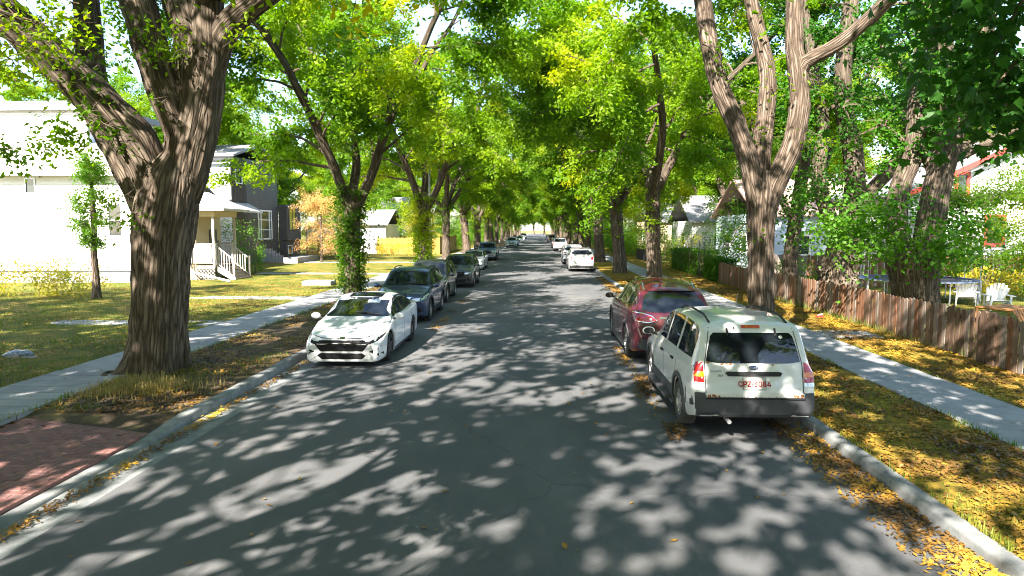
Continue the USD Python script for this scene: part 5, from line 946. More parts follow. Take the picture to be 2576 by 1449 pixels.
v = [(DX, PY0+.36, DZ-.05), (DX, PY0+.36, DZ-.35), (sx1-.1, PY0+.36, ZG), (sx1+.1, PY0+.36, ZG), (sx1+.1, PY0+.36, ZG+.14)]; obj('stringer', extr(sg.Polygon([(a, c) for a, b, c in v]), .04).apply_transform(np.array([[1, 0, 0, 0], [0, 0, 1, PY0+.22], [0, 1, 0, 0], [0, 0, 0, 1]])), MATS['white_paint'], H)
for x, y in ((DX-.05, PY0+.05), (DX-.05, PY1-.05)): MB().bb(x-.06, x+.06, y-.06, y+.06, DZ, 3.72).build('porch_post', MATS['rail_wood'], H)
mb = MB().bb(-19.9, DX+.1, PY0-.05, PY0+.1, 3.72, 4.05); mb.bb(DX-.1, DX+.1, PY0+.1, PY1, 3.72, 4.05); mb.build('porch_beam', MATS['beige_siding'], H)
ro = MB(); x0, x1, y0, y1, ze, zp = -21.1, DX+.75, PY0-.45, PY1+.4, 4.06, 5.0; ym = (y0+y1)/2
v = [(x0, y0, ze), (x1, y0, ze), (x1, y1, ze), (x0, y1, ze), (x1-1.6, ym, zp), (x0, ym, zp)]; v += [(a, b, c+.13) for a, b, c in v]
m = trimesh.convex.convex_hull(np.array(v)); ro.tm(m); ro.build('porch_roof', MATS['pale_shingle'], H); MB().bb(x0, x1+.1, y0-.1, y0-.003, ze-.02, ze+.14).build('gutter', MATS['white_paint'], H)
dp = MB().bar((-19.62, PY0-.12, 3.9), (-19.62, PY0-.12, .75), .05, 6); dp.bar((-19.62, PY0-.12, .75), (-19.4, PY0-.4, .62), .05, 6); dp.bar((-19.4, PY0-.4, .62), (-16.7, PY0-1.5, .20), .055, 6); dp.build('downspout', MATS['white_paint'], H)
MB().bb(-19.4, -19.33, 38.9, 39.8, 1.0, 3.0).build('door', MATS['taupe_siding'], H)
# --- grey house with dark batten upper storey
H = thing('grey_house', 'dark grey two storey house with a white framed tall window', 'house')
gx, gy = -23.8, 51.6; ge = 8.7
MB().bb(-36, gx, gy, 60.8, 0, ge).build('wall', MATS['grey_siding'], H)
boards(H, 'x', gy, -31, gx, 4.6, ge, 'white_siding', .22, [], -1); boards(H, 'x', gy, -31, gx, .6, 4.5, 'white_siding', .22, [], -1)
ww = (56.3, 59.2, 2.1, 4.65); uw = (52.2, 53.4, 6.6, 7.7)
y = gy+.02
while y < 54.2: MB().bb(gx, gx+.03, y, y+.26, 5.0, ge-.02).build('batten_board', MATS['brown_batten'], H); MB().bb(gx+.03, gx+.055, y-.02, y+.03, 5.0, ge-.02).build('batten', MATS['brown_batten'], H); y += .265
boards(H, 'y', gx, gy, 54.3, .6, 4.2, 'brown_batten', .22, [], 1); boards(H, 'y', gx, 54.3, 60.8, .6, ge, 'taupe_siding', .22, [ww], 1)
window(H, 'y', gx+.03, *ww, 1, cols=1, rows=3, fw=.12)
for a in (56.85, 58.65): MB().bb(gx+.02, gx+.1, a-.06, a+.06, 2.2, 4.55).build('mullion', MATS['white_paint'], H)
window(H, 'y', gx+.055, *uw, 1)
gable(H, 'roof', -36, gx, gy, 60.8, ge, 9.9, 'x', 'shingle', .5)
pr = MB(); v = [(gx-.05, gy-.4, 5.0), (gx-.05, 54.6, 5.0), (gx+1.2, 54.6, 4.3), (gx+1.2, gy-.4, 4.3)]; v += [(a, b, c+.14) for a, b, c in v]; m = trimesh.Trimesh(v, quads([(0, 1, 2, 3), (4, 5, 6, 7), (0, 1, 5, 4), (1, 2, 6, 5), (2, 3, 7, 6), (3, 0, 4, 7)]), process=False); m.fix_normals(); pr.tm(m); pr.build('pent_roof', MATS['pale_shingle'], H)
mb = MB().bar((gx+.06, gy-.08, ge-.1), (gx+.06, gy-.08, 5.3), .055, 6); mb.bar((gx+.06, gy-.08, 5.3), (gx-.3, gy-.15, 5.1), .05, 6); mb.build('downspout', MATS['dark_trim'], H); MB().bb(-36.4, gx+.55, gy-.62, gy-.5, ge-.42, ge-.25).build('gutter', MATS['dark_trim'], H)
MB().bb(gx+.02, gx+.8, 60.9, 64.4, 2.0, 5.2).build('bay', MATS['taupe_siding'], H); boards(H, 'y', gx+.8, 60.9, 64.4, 2.0, 5.2, 'taupe_siding', .2, [(61.3, 63.0, 2.9, 5.0)], 1); boards(H, 'x', 60.9, gx+.05, gx+.8, 2.0, 5.2, 'taupe_siding', .2, [], -1)
window(H, 'y', gx+.82, 61.3, 63.0, 2.9, 5.0, 1, 'taupe_siding', cols=2, glass='yellow_window'); MB().bb(gx, gx+.7, 60.95, 64.4, 0, 1.98).build('foundation', MATS['taupe_siding'], H); window(H, 'y', gx+.7, 61.2, 62.2, .7, 1.5, 1)
for k in range(6): MB().bb(gx+.1+.32*k, gx+.1+.32*(k+1), 56.4, 58.4, 0, 1.3-.2*k).build('entry_step', MATS['concrete'], H)
for y in (56.4, 58.4):
    MB().bar((gx+.2, y, 2.25), (gx+2.05, y, 1.25), .022, 6).build('handrail', MATS['black_metal'], H)
    for k in range(7): x = gx+.2+k*.3; MB().bar((x, y, 1.25-.62*k*.3), (x, y, 2.25-.54*k*.3), .014, 5).build('baluster', MATS['black_metal'], H)
MB().bb(-21.4, -20.2, 55.6, 61, 0, .62).build('planter_wall', MATS['concrete_b'], H)
# raised deck on posts further along
D = thing('deck', 'small raised timber deck with railings beyond the grey house', 'deck'); 
for k in range(8): obj('deck_board', slab(-22.8, -19.8, 65.2+k*.3, 65.5+k*.3, top=1.9, t=.08), MATS['deck_wood'], D)
for k in range(22): MB().bb(-22.8+k*.14, -22.74+k*.14, 65.2, 65.24, 1.9, 2.8).build('baluster', MATS['rail_wood'], D)
for x, y in ((-22.7, 65.3), (-19.9, 65.3), (-19.9, 67.4)): MB().bb(x-.06, x+.06, y-.06, y+.06, 0, 2.85).build('post', MATS['deck_wood'], D)
MB().bb(-22.8, -19.8, 65.19, 65.25, 2.8, 2.88).build('handrail', MATS['rail_wood'], D)
# garage and golden fence
H = thing('garage', 'low white garage seen between the second and third elm on the left', 'garage'); MB().bb(-25.5, -17.8, 78, 86, 0, 3.6).build('wall', MATS['white_siding'], H); boards(H, 'x', 78, -25.5, -17.8, .3, 3.6, 'white_siding', .22, [(-22.5, -20.5, 1.2, 2.6)], -1); window(H, 'x', 78, -22.5, -20.5, 1.2, 2.6, -1, cols=2); gable(H, 'roof', -25.5, -17.8, 78, 86, 3.6, 5.2, 'x', 'shingle', .4)
F = thing('board_fence', 'golden timber board fence behind the fifth elm on the left', 'fence')
x = -18.4; k = 0
while x < -11.2: MB().bb(x, x+.142, 76.0, 76.03, ZG, 2.0+.04*math.sin(k*2.1)).build('fence_board', MATS[['gold_board', 'gold_board_b', 'gold_board', 'gold_board_c'][k*7 % 4]], F); x += .155; k += 1
y = 76.2
while y < 92: MB().bb(-11.2, -11.17, y, y+.15, ZG, 2.15+.03*math.sin(y*3)).build('fence_board', MATS[['gold_board', 'gold_board_b', 'gold_board_c'][int(y*6) % 3]], F); y += .165
for z in (.5, 1.7): MB().bb(-18.4, -11.2, 76.04, 76.09, z, z+.09).build('fence_rail', MATS['gold_board'], F); MB().bb(-11.26, -11.205, 76.2, 92, z, z+.09).build('fence_rail', MATS['gold_board'], F)
# far houses along both sides, seen in gaps between the trunks
def plain_house(nm, label, x0, x1, y0, y1, h_, zr, wm, rm, ridge, side, trim='white_paint', wins=()):
    H = thing(nm, label, 'house'); MB().bb(x0, x1, y0, y1, 0, h_).build('wall', MATS[wm], H); gable(H, 'roof', x0, x1, y0, y1, h_, zr, ridge, rm, .4)
    if ridge == 'y':
        obj('gable_end', gable_wall('x', y0-.02, x0, x1, h_, zr-.1), MATS[wm], H)
    boards(H, 'x', y0, x0, x1, .5, h_, wm, .22, [w for a, w in wins if a == 'x'], -1); fx = x0 if side > 0 else x1; boards(H, 'y', fx, y0, y1, .5, h_, wm, .22, [w for a, w in wins if a == 'y'], -1 if side > 0 else 1)
    for a, w in wins: window(H, a, y0 if a == 'x' else fx, *w, -1 if (a == 'x' or side > 0) else 1, trim, cols=1, rows=2, fw=.13)
    return H
plain_house('pink_roof_house', 'pale blue house with a pinkish roof behind the right hedge', 14.2, 24, 43.5, 54, 4.0, 6.4, 'blue_siding', 'pink_roof', 'x', 1, wins=[('x', (16, 17.4, 1.3, 2.7)), ('y', (46, 47.5, 1.3, 2.7)), ('y', (50, 51.5, 1.3, 2.7))])
plain_house('white_cottage', 'white cottage far along the right pavement beyond the hedge', 15, 24, 66, 76, 3.8, 6.3, 'white_siding', 'shingle', 'x', 1, wins=[('x', (17, 18.4, 1.3, 2.7)), ('y', (69, 70.5, 1.3, 2.7))])
plain_house('beige_cottage', 'beige cottage farther along the right side, half hidden by trunks', 15, 24, 92, 103, 4.0, 6.6, 'beige_siding', 'shingle', 'x', 1, wins=[('y', (95, 96.5, 1.3, 2.7))])
plain_house('pale_house', 'pale house far along the left side beyond the golden fence', -26, -16.5, 104, 115, 5.4, 8, 'white_siding', 'shingle', 'x', -1, wins=[('y', (107, 108.5, 1.3, 2.7)), ('x', (-20, -18.5, 1.3, 2.7))])
# --- white house with red trim at the right
H = thing('red_trim_house', 'white house with red window frames and red gable edge at the right', 'house')
rx0, rx1, ry = 19.4, 33.5, 36.5; rh = 5.0; rz_ = 8.3; rm_ = (rx0+rx1)/2
MB().bb(rx0, rx1, ry, ry+9, 0, rh).build('wall', MATS['white_siding'], H); gable(H, 'roof', rx0, rx1, ry, ry+9, rh, rz_, 'y', 'shingle', .5); obj('gable_end', gable_wall('x', ry-.02, rx0, rx1, rh, rz_-.08), MATS['white_siding'], H)
RW = []
for (u0, v0, u1, v1) in ((2470, 540, 2530, 620), (2398, 432, 2440, 496)):
    a, b = at(u0, v1, ry), at(u1, v0, ry); RW.append((a[0], b[0], a[2], b[2]))
boards(H, 'x', ry, rx0, rx1, .6, rh, 'white_siding', .22, RW, -1); boards(H, 'y', rx0, ry, ry+9, .6, rh, 'white_siding', .22, [], -1)
for w in RW: window(H, 'x', ry-.03, *w, -1, 'red_trim', cols=1, rows=1, fw=.17)
for s_ in (1, -1):
    a, b = np.array((rm_, ry-.55, rz_+.02)), np.array((rm_+s_*((rx1-rx0)/2+.5), ry-.55, rh-.22)); v = [a, b, b-[0, 0, .28], a-[0, 0, .28]]; v = v+[p+[0, -.04, 0] for p in v]; m = trimesh.Trimesh(v, quads([(0, 1, 2, 3), (4, 5, 6, 7), (0, 1, 5, 4), (1, 2, 6, 5), (2, 3, 7, 6), (3, 0, 4, 7)]), process=False); m.fix_normals(); obj('bargeboard', m, MATS['red_trim'], H)
# ================================================================== street and garden things
# lamp post
lp = thing('street_lamp', 'slender galvanised street lamp with a curved arm beside the third left elm', 'street lamp', (-7.35, 45.6, ZG))
v, f, _ = tube(np.array([(0, 0, 0), (0, 0, 4), (0, 0, 7.6)]), [.10, .08, .06], 12); obj('pole', (v, quads(f)), MATS['galvanised'], lp, smooth=40)
arm = spline(np.array([(0, 0, 7.4), (.25, 0, 8.0), (1.2, 0, 8.45), (2.5, 0, 8.6)]), 14); v, f, _ = tube(arm, .035, 8); obj('arm', (v, quads(f)), MATS['galvanised'], lp, smooth=40)
hd = trimesh.creation.icosphere(2, 1); hd.apply_scale((.45, .16, .09)); hd.apply_translation((2.85, 0, 8.6)); obj('lamp_head', hd, MATS['galvanised'], lp, smooth=60); MB().bb(2.55, 3.1, -.1, .1, 8.49, 8.53).build('lens', MATS['lamp_clear'], lp)
MB().box((0, 0, .06), (.32, .32, .12)).build('base_plate', MATS['concrete'], lp)
# picket fence along the right pavement
PF = thing('picket_fence', 'weathered brown picket fence along the right pavement', 'fence')
rp = random.Random(21); FX = 9.75
def fx(y): return FX+.10*math.sin(y*.35)+.0
def picket(x, y, w, h_, t=.02, lean=0, top='round'):
    pts = [(-w/2, 0), (w/2, 0), (w/2, h_-w*.45), (w*.36, h_-w*.14), (w*.15, h_), (-w*.15, h_), (-w*.36, h_-w*.14), (-w/2, h_-w*.45)]
    p = sa.rotate(sg.Polygon(pts), lean, origin=(0, 0)); m = extr(p, t); v = np.array(m.vertices); return np.stack([x-v[:, 2], y+v[:, 0], ZG+.03+v[:, 1]], 1), np.array(m.faces)[:, ::1]
y = 13.2; k = 0
while y < 36.5:
    gap = abs(y-14.55) < .14
    if not gap: obj('picket', picket(fx(y), y, .135*rp.uniform(.9, 1.08), 1.10+rp.uniform(-.035, .03), lean=rp.uniform(-1.2, 1.2)), MATS['picket_'+rp.choice('aabbccde' if y > 19 else 'bbcccdde')], PF)
    y += .178*rp.uniform(.95, 1.06); k += 1
for y0 in np.arange(13.2, 36.4, 2.4):
    for z in (.38, .92): a, b = y0, min(y0+2.39, 36.5); MB().box(((fx(a)+fx(b))/2+.028, (a+b)/2, ZG+z), (.045, b-a, .09), rz=-math.atan2(fx(b)-fx(a), b-a)).build('fence_rail', MATS['picket_c'], PF)
for y0 in list(np.arange(15.6, 36.4, 2.4)): MB().bb(fx(y0)+.055, fx(y0)+.145, y0-.045, y0+.045, 0, 1.12).build('fence_post', MATS['picket_c'], PF)
for y0 in (14.42, 14.68): obj('gate_post', picket(fx(y0)+.02, y0, .24, 1.14, .09), MATS['picket_c'], PF)
# fence boards at the back of the yard
BF = thing('plank_fence', 'tall grey brown plank fence at the back of the trampoline yard', 'fence')
a, b = at(1990, 705, 33.5), at(2140, 705, 33.5); x = 11.0; k = 0
while x < 27: hgt = 1.62+rp.uniform(-.03, .03); MB().bb(x, x+.14, 34.0+(k % 2)*.03, 34.025+(k % 2)*.03, ZG, ZG+hgt).build('plank', MATS['picket_'+rp.choice('abdde')], BF); x += .165; k += 1
for z in (.4, 1.35): MB().bb(11, 27, 34.06, 34.1, z, z+.09).build('fence_rail', MATS['picket_c'], BF)
# trampoline
tx, ty = 15.3, 27.6; TR = thing('trampoline', 'round black trampoline with slim net poles in the fenced yard', 'trampoline', (tx, ty, ZG)); Rt = 2.15; th = np.linspace(0, 2*PI, 41)
v, f, _ = tube(np.stack([Rt*np.cos(th), Rt*np.sin(th), np.full(41, .9)], 1), .03, 6, cap=False); obj('frame', (v, quads(f)), MATS['galvanised'], TR, smooth=40)
c = trimesh.creation.cylinder(Rt-.28, .015, sections=40); c.apply_translation((0, 0, .9)); obj('jumping_mat', c, MATS['mat_black'], TR); an = trimesh.creation.annulus(Rt-.27, Rt-.02, .03, sections=40); an.apply_translation((0, 0, .92)); obj('edge_pad', an, MATS['blue_pad'], TR)
for k in range(6):
    a0 = k*PI/3+.2; p = (Rt*math.cos(a0), Rt*math.sin(a0)); q2 = (Rt*math.cos(a0+.35), Rt*math.sin(a0+.35))
    mb = MB().bar((*p, .9), (p[0], p[1], .03), .025, 6); mb.bar((*q2, .9), (q2[0], q2[1], .03), .025, 6); mb.bar((p[0], p[1], .03), (q2[0], q2[1], .03), .025, 6); mb.build('leg', MATS['galvanised'], TR)
    MB().bar((p[0]*1.02, p[1]*1.02, .2), (p[0]*1.02, p[1]*1.02, 2.7), .022, 6).build('net_pole', MATS['galvanised'], TR)
# two white garden chairs
def adirondack(loc, rz, label):
    C = thing('garden_chair', label, 'chair', loc, rz)
    for k in range(7):
        s_ = (k-3); m = trimesh.creation.box((.085, .022, .80-.035*s_*s_*.6)); m.apply_translation((0, 0, m.extents[2]/2)); m.apply_transform(trimesh.transformations.rotation_matrix(s_*.065, [0, 1, 0])); m.apply_transform(trimesh.transformations.rotation_matrix(-.45, [1, 0, 0])); m.apply_translation((s_*.068, -.28, .26)); obj('back_slat', m, MATS['white_paint'], C)
    for k in range(6): m = trimesh.creation.box((.56, .075, .022)); m.apply_transform(trimesh.transformations.rotation_matrix(.18, [1, 0, 0])); m.apply_translation((0, -.24+k*.095, .28+k*.018)); obj('seat_slat', m, MATS['white_paint'], C)
    for sx in (1, -1):
        MB().bb(sx*.30, sx*.42, -.36, .38, .53, .555).build('armrest', MATS['white_paint'], C); MB().bb(sx*.29, sx*.32, .24, .34, 0, .53).build('front_leg', MATS['white_paint'], C)
        m = trimesh.creation.box((.028, .95, .10)); m.apply_transform(trimesh.transformations.rotation_matrix(.30, [1, 0, 0])); m.apply_translation((sx*.27, -.12, .21)); obj('rear_leg', m, MATS['white_paint'], C); MB().bb(sx*.29, sx*.315, -.40, -.33, .12, .53).build('arm_support', MATS['white_paint'], C)
    return C
pc = gnd(2440, 775); pd = gnd(2508, 782); adirondack((pc[0]+.2, pc[1]+.6, ZG+.02), 150, 'white slatted garden chair nearer the trampoline'); adirondack((pd[0], pd[1], ZG+.02), 165, 'white slatted garden chair farther right, at the edge of the yard')
# folded wooden lounger
LO = thing('wooden_lounger', 'slatted cedar lounger propped up in front of the white garden chairs', 'lounger', (13.75, 19.9, ZG+.02), 20)
for k in range(12): MB().box((-.6+k*.11, .0, .62), (.07, 1.1, .025), ry=.0, rx=.0).build('seat_slat', MATS['cedar'], LO)
for k in range(12): m = trimesh.creation.box((.07, .02, .95)); m.apply_transform(trimesh.transformations.rotation_matrix(-.5, [1, 0, 0])); m.apply_translation((-.6+k*.11, -.78, .24)); obj('back_slat', m, MATS['cedar'], LO)
for sx in (-.66, .66): MB().bar((sx, .55, .6), (sx, -.55, .6), .03, 4).bar((sx, -.55, .62), (sx, -1.05, 0), .03, 4).bar((sx, .5, .6), (sx, .55, 0), .03, 4).build('side_frame', MATS['cedar'], LO)
# arbor and low metal fence by the hedge
AR = thing('arbor', 'black metal garden arbor standing in the hedge', 'arbor', (9.9, 40.5, ZG)); 
for x in (-.1, .5):
    for y in (-.7, .7): MB().bar((x, y, 0), (x, y, 2.1), .02, 5).build('upright', MATS['black_metal'], AR)
    for z in (.5, .9, 1.3, 1.7, 2.1): MB().bar((x, -.7, z), (x, -.45, z), .012, 4).build('crossbar', MATS['black_metal'], AR); MB().bar((x, .45, z), (x, .7, z), .012, 4).build('crossbar', MATS['black_metal'], AR)
for z in (2.1, 2.25, 2.4): MB().bar((.2, -.85, z), (.2, .85, z), .014, 4).build('top_bar', MATS['black_metal'], AR)
for y in (-.45, .45): MB().bar((-.1, y, 0), (-.1, y, 2.1), .014, 4).build('upright', MATS['black_metal'], AR)
MF = thing('metal_fence', 'low black metal fence beside the right pavement beyond the hedge', 'fence')
for k in range(60): MB().bar((9.6, 58+k*.13, ZG), (9.6, 58+k*.13, 1.15), .012, 4).build('bar', MATS['black_metal'], MF)
for z in (.3, 1.05): MB().bar((9.6, 58, z), (9.6, 65.8, z), .018, 4).build('rail', MATS['black_metal'], MF)
MB().bb(9.5, 9.56, 57.0, 57.9, ZG, 1.25).build('sign_panel', MATS['dark_trim'], MF)
# small things
BG_ = thing('litter_bag', 'crumpled dark blue bag lying on the left lawn', 'bag', tuple(gnd(47, 900))); m = trimesh.creation.icosphere(3, 1); v = np.array(m.vertices); v *= (.7+.6*meshkit.fbm(v*2.2+5, 3, 4))[:, None]; v *= [.30, .2, .11]; v[:, 2] += .07; obj('sack', (v, np.array(m.faces)), MATS['litter_bag'], BG_, smooth=30)
m = trimesh.creation.icosphere(2, 1); v = np.array(m.vertices); v *= (.7+.6*meshkit.fbm(v*3+1, 3, 9))[:, None]; v = v*[.2, .12, .035]+[.34, -.1, .03]; obj('loose_fold', (v, np.array(m.faces)), MATS['concrete'], BG_, smooth=30)
TY = thing('toy', 'small red plastic toy lying by the fence on the leaves', 'toy', tuple(gnd(1802+660, 1) if False else gnd(2458/1.1925*1.0+0, 953/1.1925+0))); mb = MB().box((0, 0, .04), (.22, .12, .06)); mb.build('tray', MATS['red_plastic'], TY); MB().bar((-.06, 0, .07), (.1, .02, .12), .02, 6).build('handle', MATS['white_paint'], TY)
# ------------------------------------------------------------------ shrubs and hedges
def shrub(nm, label, c, ext_, n, leaf, seed, size=.09, cat='shrub', group=None, stems=6):
    r = np.random.default_rng(seed); T = Tree(seed); e = np.array(ext_)
    for _ in range(stems):
        a = r.uniform(0, 6.28); p = T.walk(np.array([c[0]+r.uniform(-.5, .5)*e[0], c[1]+r.uniform(-.5, .5)*e[1], c[2]-.05]), (math.cos(a)*.4, math.sin(a)*.4, 1), e[2]*.8, 5, .15); v, f, _ = tube(p, np.linspace(.02, .006, len(p)), 4, cap=False); T.T.add(v, quads(f))
    P = []; cl = r.uniform(-1, 1, (max(12, n//55), 3))*[1, 1, .5]+[0, 0, .5]
    for q in cl:
        if (q[0]**2+q[1]**2)*.7+(2*q[2]-1)**2*.3 > 1.05: continue
        P.append(q*[e[0]/2, e[1]/2, e[2]]+r.normal(0, 1, (55, 3))*np.minimum(e*.10, .26))
    P = np.vstack(P); P[:, 2] = abs(P[:, 2]); a = r.normal(0, 1, P.shape); T.lc, T.la, T.ls = [P+c], [a], [size*r.uniform(.7, 1.3, len(P))]
    t = thing(nm, label, cat, group=group); obj('stems', T.T.get(), MATS['twig'], t, kind='stuff'); obj('foliage', T.leafmesh(.55), MATS[leaf], t, kind='stuff'); return t
def hedge(nm, label, x0, x1, y0, y1, h_, n, seed, leaf='shrub_leaves'):
    r = np.random.default_rng(seed); T = Tree(seed); P = r.uniform(0, 1, (n, 3)); f_ = r.integers(0, 4, n); P[:, 0] = np.where(f_ < 2, r.normal(.06, .05, n), P[:, 0]); P[:, 2] = np.where(f_ == 2, r.normal(.97, .03, n), P[:, 2]); P[:, 1] = np.where(f_ == 3, r.normal(.02, .03, n), P[:, 1])
    P = P*[x1-x0, y1-y0, h_]+[x0, y0, ZG]; P += (meshkit.fbm(P*1.3, 3, seed)-.5)[:, None]*[.35, .2, .3]; T.lc, T.la, T.ls = [P], [r.normal(0, 1, P.shape)], [.085*r.uniform(.7, 1.3, n)]
    t = thing(nm, label, 'hedge'); MB().bb(x0+.12, x1-.1, y0+.12, y1-.1, 0, h_-.12).build('core', MATS['soil'], t); obj('foliage', T.leafmesh(.6), MATS[leaf], t, kind='stuff')
hedge('hedge', 'clipped green hedge running from the picket fence to the black arbor', 9.7, 10.8, 36.7, 39.7, 1.25, 9000, 61); hedge('hedge', 'loose green hedge beyond the black arbor on the right', 9.8, 11.2, 41.4, 50, 1.5, 11000, 62)
shrub('shrub', 'yellow green shrub at the left edge in front of the white house', gnd(60, 748), (6.5, 2.2, 1.5), 5200, 'yellow_leaves', 71, .11)
shrub('shrub', 'thin weed bush left of the young tree stem', gnd(178, 735), (1.0, .8, 1.6), 240, 'shrub_leaves', 72, .09)
shrub('shrub', 'green bush between the porch steps and the grey house', (-18.9, 43.4, ZG), (1.6, 2.4, 3.0), 1500, 'shrub_leaves', 73, .12)
shrub('shrub', 'rust coloured bush beside the entry steps of the grey house', (-20.9, 61.8, ZG), (2.0, 2.2, 1.9), 1500, 'rusty_leaves', 74, .10)
shrub('shrub', 'green bush growing over the porch of the beige house', (-19.2, 41.2, ZG), (1.8, 1.4, 3.4), 1300, 'shrub_leaves', 75, .11)
for k, (x, y, ex, lf, lb) in enumerate([(10.6, 44, (2.5, 3, 3.6), 'shrub_leaves', 'tall green bush beyond the black arbor'), (11.2, 52.5, (3, 3, 2.2), 'yellow_leaves', 'yellow green bush where the right hedge ends'), (11, 57, (2.5, 3, 2.6), 'shrub_leaves', 'green bush beside the low metal fence'), (12.2, 66, (3.5, 4, 3.2), 'shrub_leaves', 'broad green bush beyond the low metal fence'),
        (10.8, 80, (3, 5, 2.8), 'shrub_leaves', 'far green bush along the right pavement'), (-15.5, 71.5, (4, 2.2, 1.3), 'yellow_leaves', 'low yellow bush before the golden fence'), (-12.8, 96, (3, 5, 3.4), 'shrub_leaves', 'green bush past the golden fence on the left'), (-12, 112, (3, 7, 3.2), 'shrub_leaves', 'far green bush along the left pavement'),
        (12.6, 31.6, (2.6, 1.6, 1.5), 'shrub_leaves', 'bright green bush in front of the plank fence'), (19.6, 29.8, (2.6, 1.4, 1.1), 'yellow_leaves', 'low dry shrub behind the white garden chairs'), (21.8, 30.5, (3.4, 1.8, 2.3), 'shrub_leaves', 'leafy bush at the right edge behind the garden chairs'), (15.2, 41.6, (3, 1.2, 1.0), 'rusty_leaves', 'flower bed bush in front of the pale blue house')]):
    shrub('shrub', lb, (x, y, ZG), ex, 2000, lf, 80+k, .11)
for k, (x, y) in enumerate([(10.6, 37.8), (11.0, 39.5)]): shrub('shrub', ['dangling yellow green bush over the hedge near the arbor', 'tall dark green bush behind the arbor'][k], (x+.6, y, ZG), (2.2, 2.6, [3.4, 4.4][k]), 2400, 'shrub_leaves', 95+k, .12)
protos_b = [shrub('tall_bush', 'tall green bush in the gardens on the left', (0, 0, 0), (4.2, 4.2, 4.2), 5200, 'shrub_leaves', 201, .16), shrub('tall_bush', 'tall yellow green bush in the gardens on the left', (0, 0, 0), (4.5, 4.0, 5.0), 5200, 'elm_leaves', 202, .16), shrub('tall_bush', 'low spreading bush in the gardens', (0, 0, 0), (5, 5, 2.6), 4200, 'shrub_leaves', 203, .16)]
rb = random.Random(77); nb2 = 0
spots = [(-13+rb.uniform(-1, 1), y) for y in range(92, 290, 9)]+[(11.5+rb.uniform(-.8, 1), y) for y in range(74, 290, 8)]+[(-22+rb.uniform(-3, 3), y) for y in range(88, 290, 14)]+[(19+rb.uniform(-3, 3), y) for y in range(58, 290, 13)]+[(-30+rb.uniform(-4, 3), y) for y in range(62, 200, 12)]+[(30+rb.uniform(-4, 4), y) for y in range(50, 150, 11)]
for k, (x, y) in enumerate(spots):
    s_ = 'left' if x < 0 else 'right'; sc = rb.uniform(.8, 1.35); p = protos_b[k % 3]; lb = f'garden bush in the planting behind the {s_} row of elms'
    if k < 3:
        UsdGeom.Xformable(p).GetOrderedXformOps()[0].Set(Gf.Vec3d(x, y, ZG)); props(p, lb, group=f'bushes behind the {s_} row')
    else: dup(p, (x, y, ZG), rb.uniform(0, 360), (sc, sc, sc), label=lb, group=f'bushes behind the {s_} row')
# ------------------------------------------------------------------ fallen leaves and grass
def litter(nm, label, pts, size, seed, matn='litter', flat=.35, z=None):
    r = np.random.default_rng(seed); n = len(pts); L = size*r.uniform(.6, 1.4, n)[:, None]; a = r.uniform(0, 2*PI, n); d = np.stack([np.cos(a), np.sin(a), r.normal(0, flat, n)], 1); e = np.stack([-np.sin(a), np.cos(a), r.normal(0, flat, n)], 1); h = L*.27
    c = pts+[0, 0, .012]; c[:, 2] += r.uniform(0, .02, n); v = np.stack([c-d*L*.5, c+e*h+[0, 0, .006], c+d*L*.5, c-e*h], 1).reshape(-1, 3); v[:, 2] = np.maximum(v[:, 2], np.repeat(pts[:, 2], 4)+.004); k = np.arange(n)[:, None]*4
    obj(nm, (v, np.vstack([k+[0, 1, 2], k+[0, 2, 3]])), MATS[matn], label=label, cat='leaves', kind='stuff')
r = np.random.default_rng(5)
def scatter(n, x0, x1, y0, y1, zf, dens=None, pw=1.0):
    y = y0+(y1-y0)*r.uniform(0, 1, n)**pw; x = r.uniform(x0, x1, n); p = np.stack([x, y, np.zeros(n)], 1)
    if dens is not None: p = p[r.uniform(0, 1, n) < dens(p)]
    p[:, 2] = zf(p[:, 0], p[:, 1]); return p
rv = lambda X, Y: ZG+edge(X, KR+.19, SWR[0])*(.03+.05*nz2(X, Y, .6, 5)); fs = lambda X, Y: ZG-.01+edge(X, SWR[1], 12)*(.03+.05*nz2(X, Y, .6, 15)); lv = lambda X, Y: ground_h(X, Y)*edge(X, SWL[1], KL-.19)+(1-edge(X, SWL[1], KL-.19))*(ZG-.005)
ll = lambda X, Y: ZG-.01+edge(X, -75, SWL[0])*(.03+.10*nz2(X, Y, .25, 7)+.03*nz2(X, Y, 1.1, 9)); rdz = lambda X, Y: road_z(X)
cl = lambda s, lo, hi, sd: (lambda p: np.clip((meshkit.fbm(p*s, 3, sd)-lo)/(hi-lo), 0, 1))
litter('fallen_leaves', 'yellow fallen leaves covering the right verge', scatter(50000, KR+.2, SWR[0]+.03, 3.4, 40, rv, cl(1.6, .25, .6, 3), 1.6), .062, 1)
litter('fallen_leaves', 'yellow fallen leaves between the right pavement and the fence', scatter(24000, SWR[1]-.02, 9.9, 8, 40, fs, cl(1.6, .22, .5, 4), 1.5), .062, 2)
gut = np.vstack([scatter(30000, 3.35, KR-.01, 3.2, 42, rdz, lambda p: np.clip((p[:, 0]-3.4)/.40, 0, 1)**1.3*np.clip(meshkit.fbm(p*1.2, 3, 8)*2.2-.3, .1, 1), 1.5), scatter(11000, 1.55, 2.4, 9.2, 17, rdz, lambda p: np.clip(1-abs(p[:, 0]-2.02-.08*np.sin(p[:, 1]*2))/.22, 0, 1)*np.clip(meshkit.fbm(p*1.4, 3, 9)*3-.9, 0, 1), 1)])
litter('fallen_leaves', 'yellow fallen leaves drifted along the right gutter and beside the white SUV', gut, .055, 3)
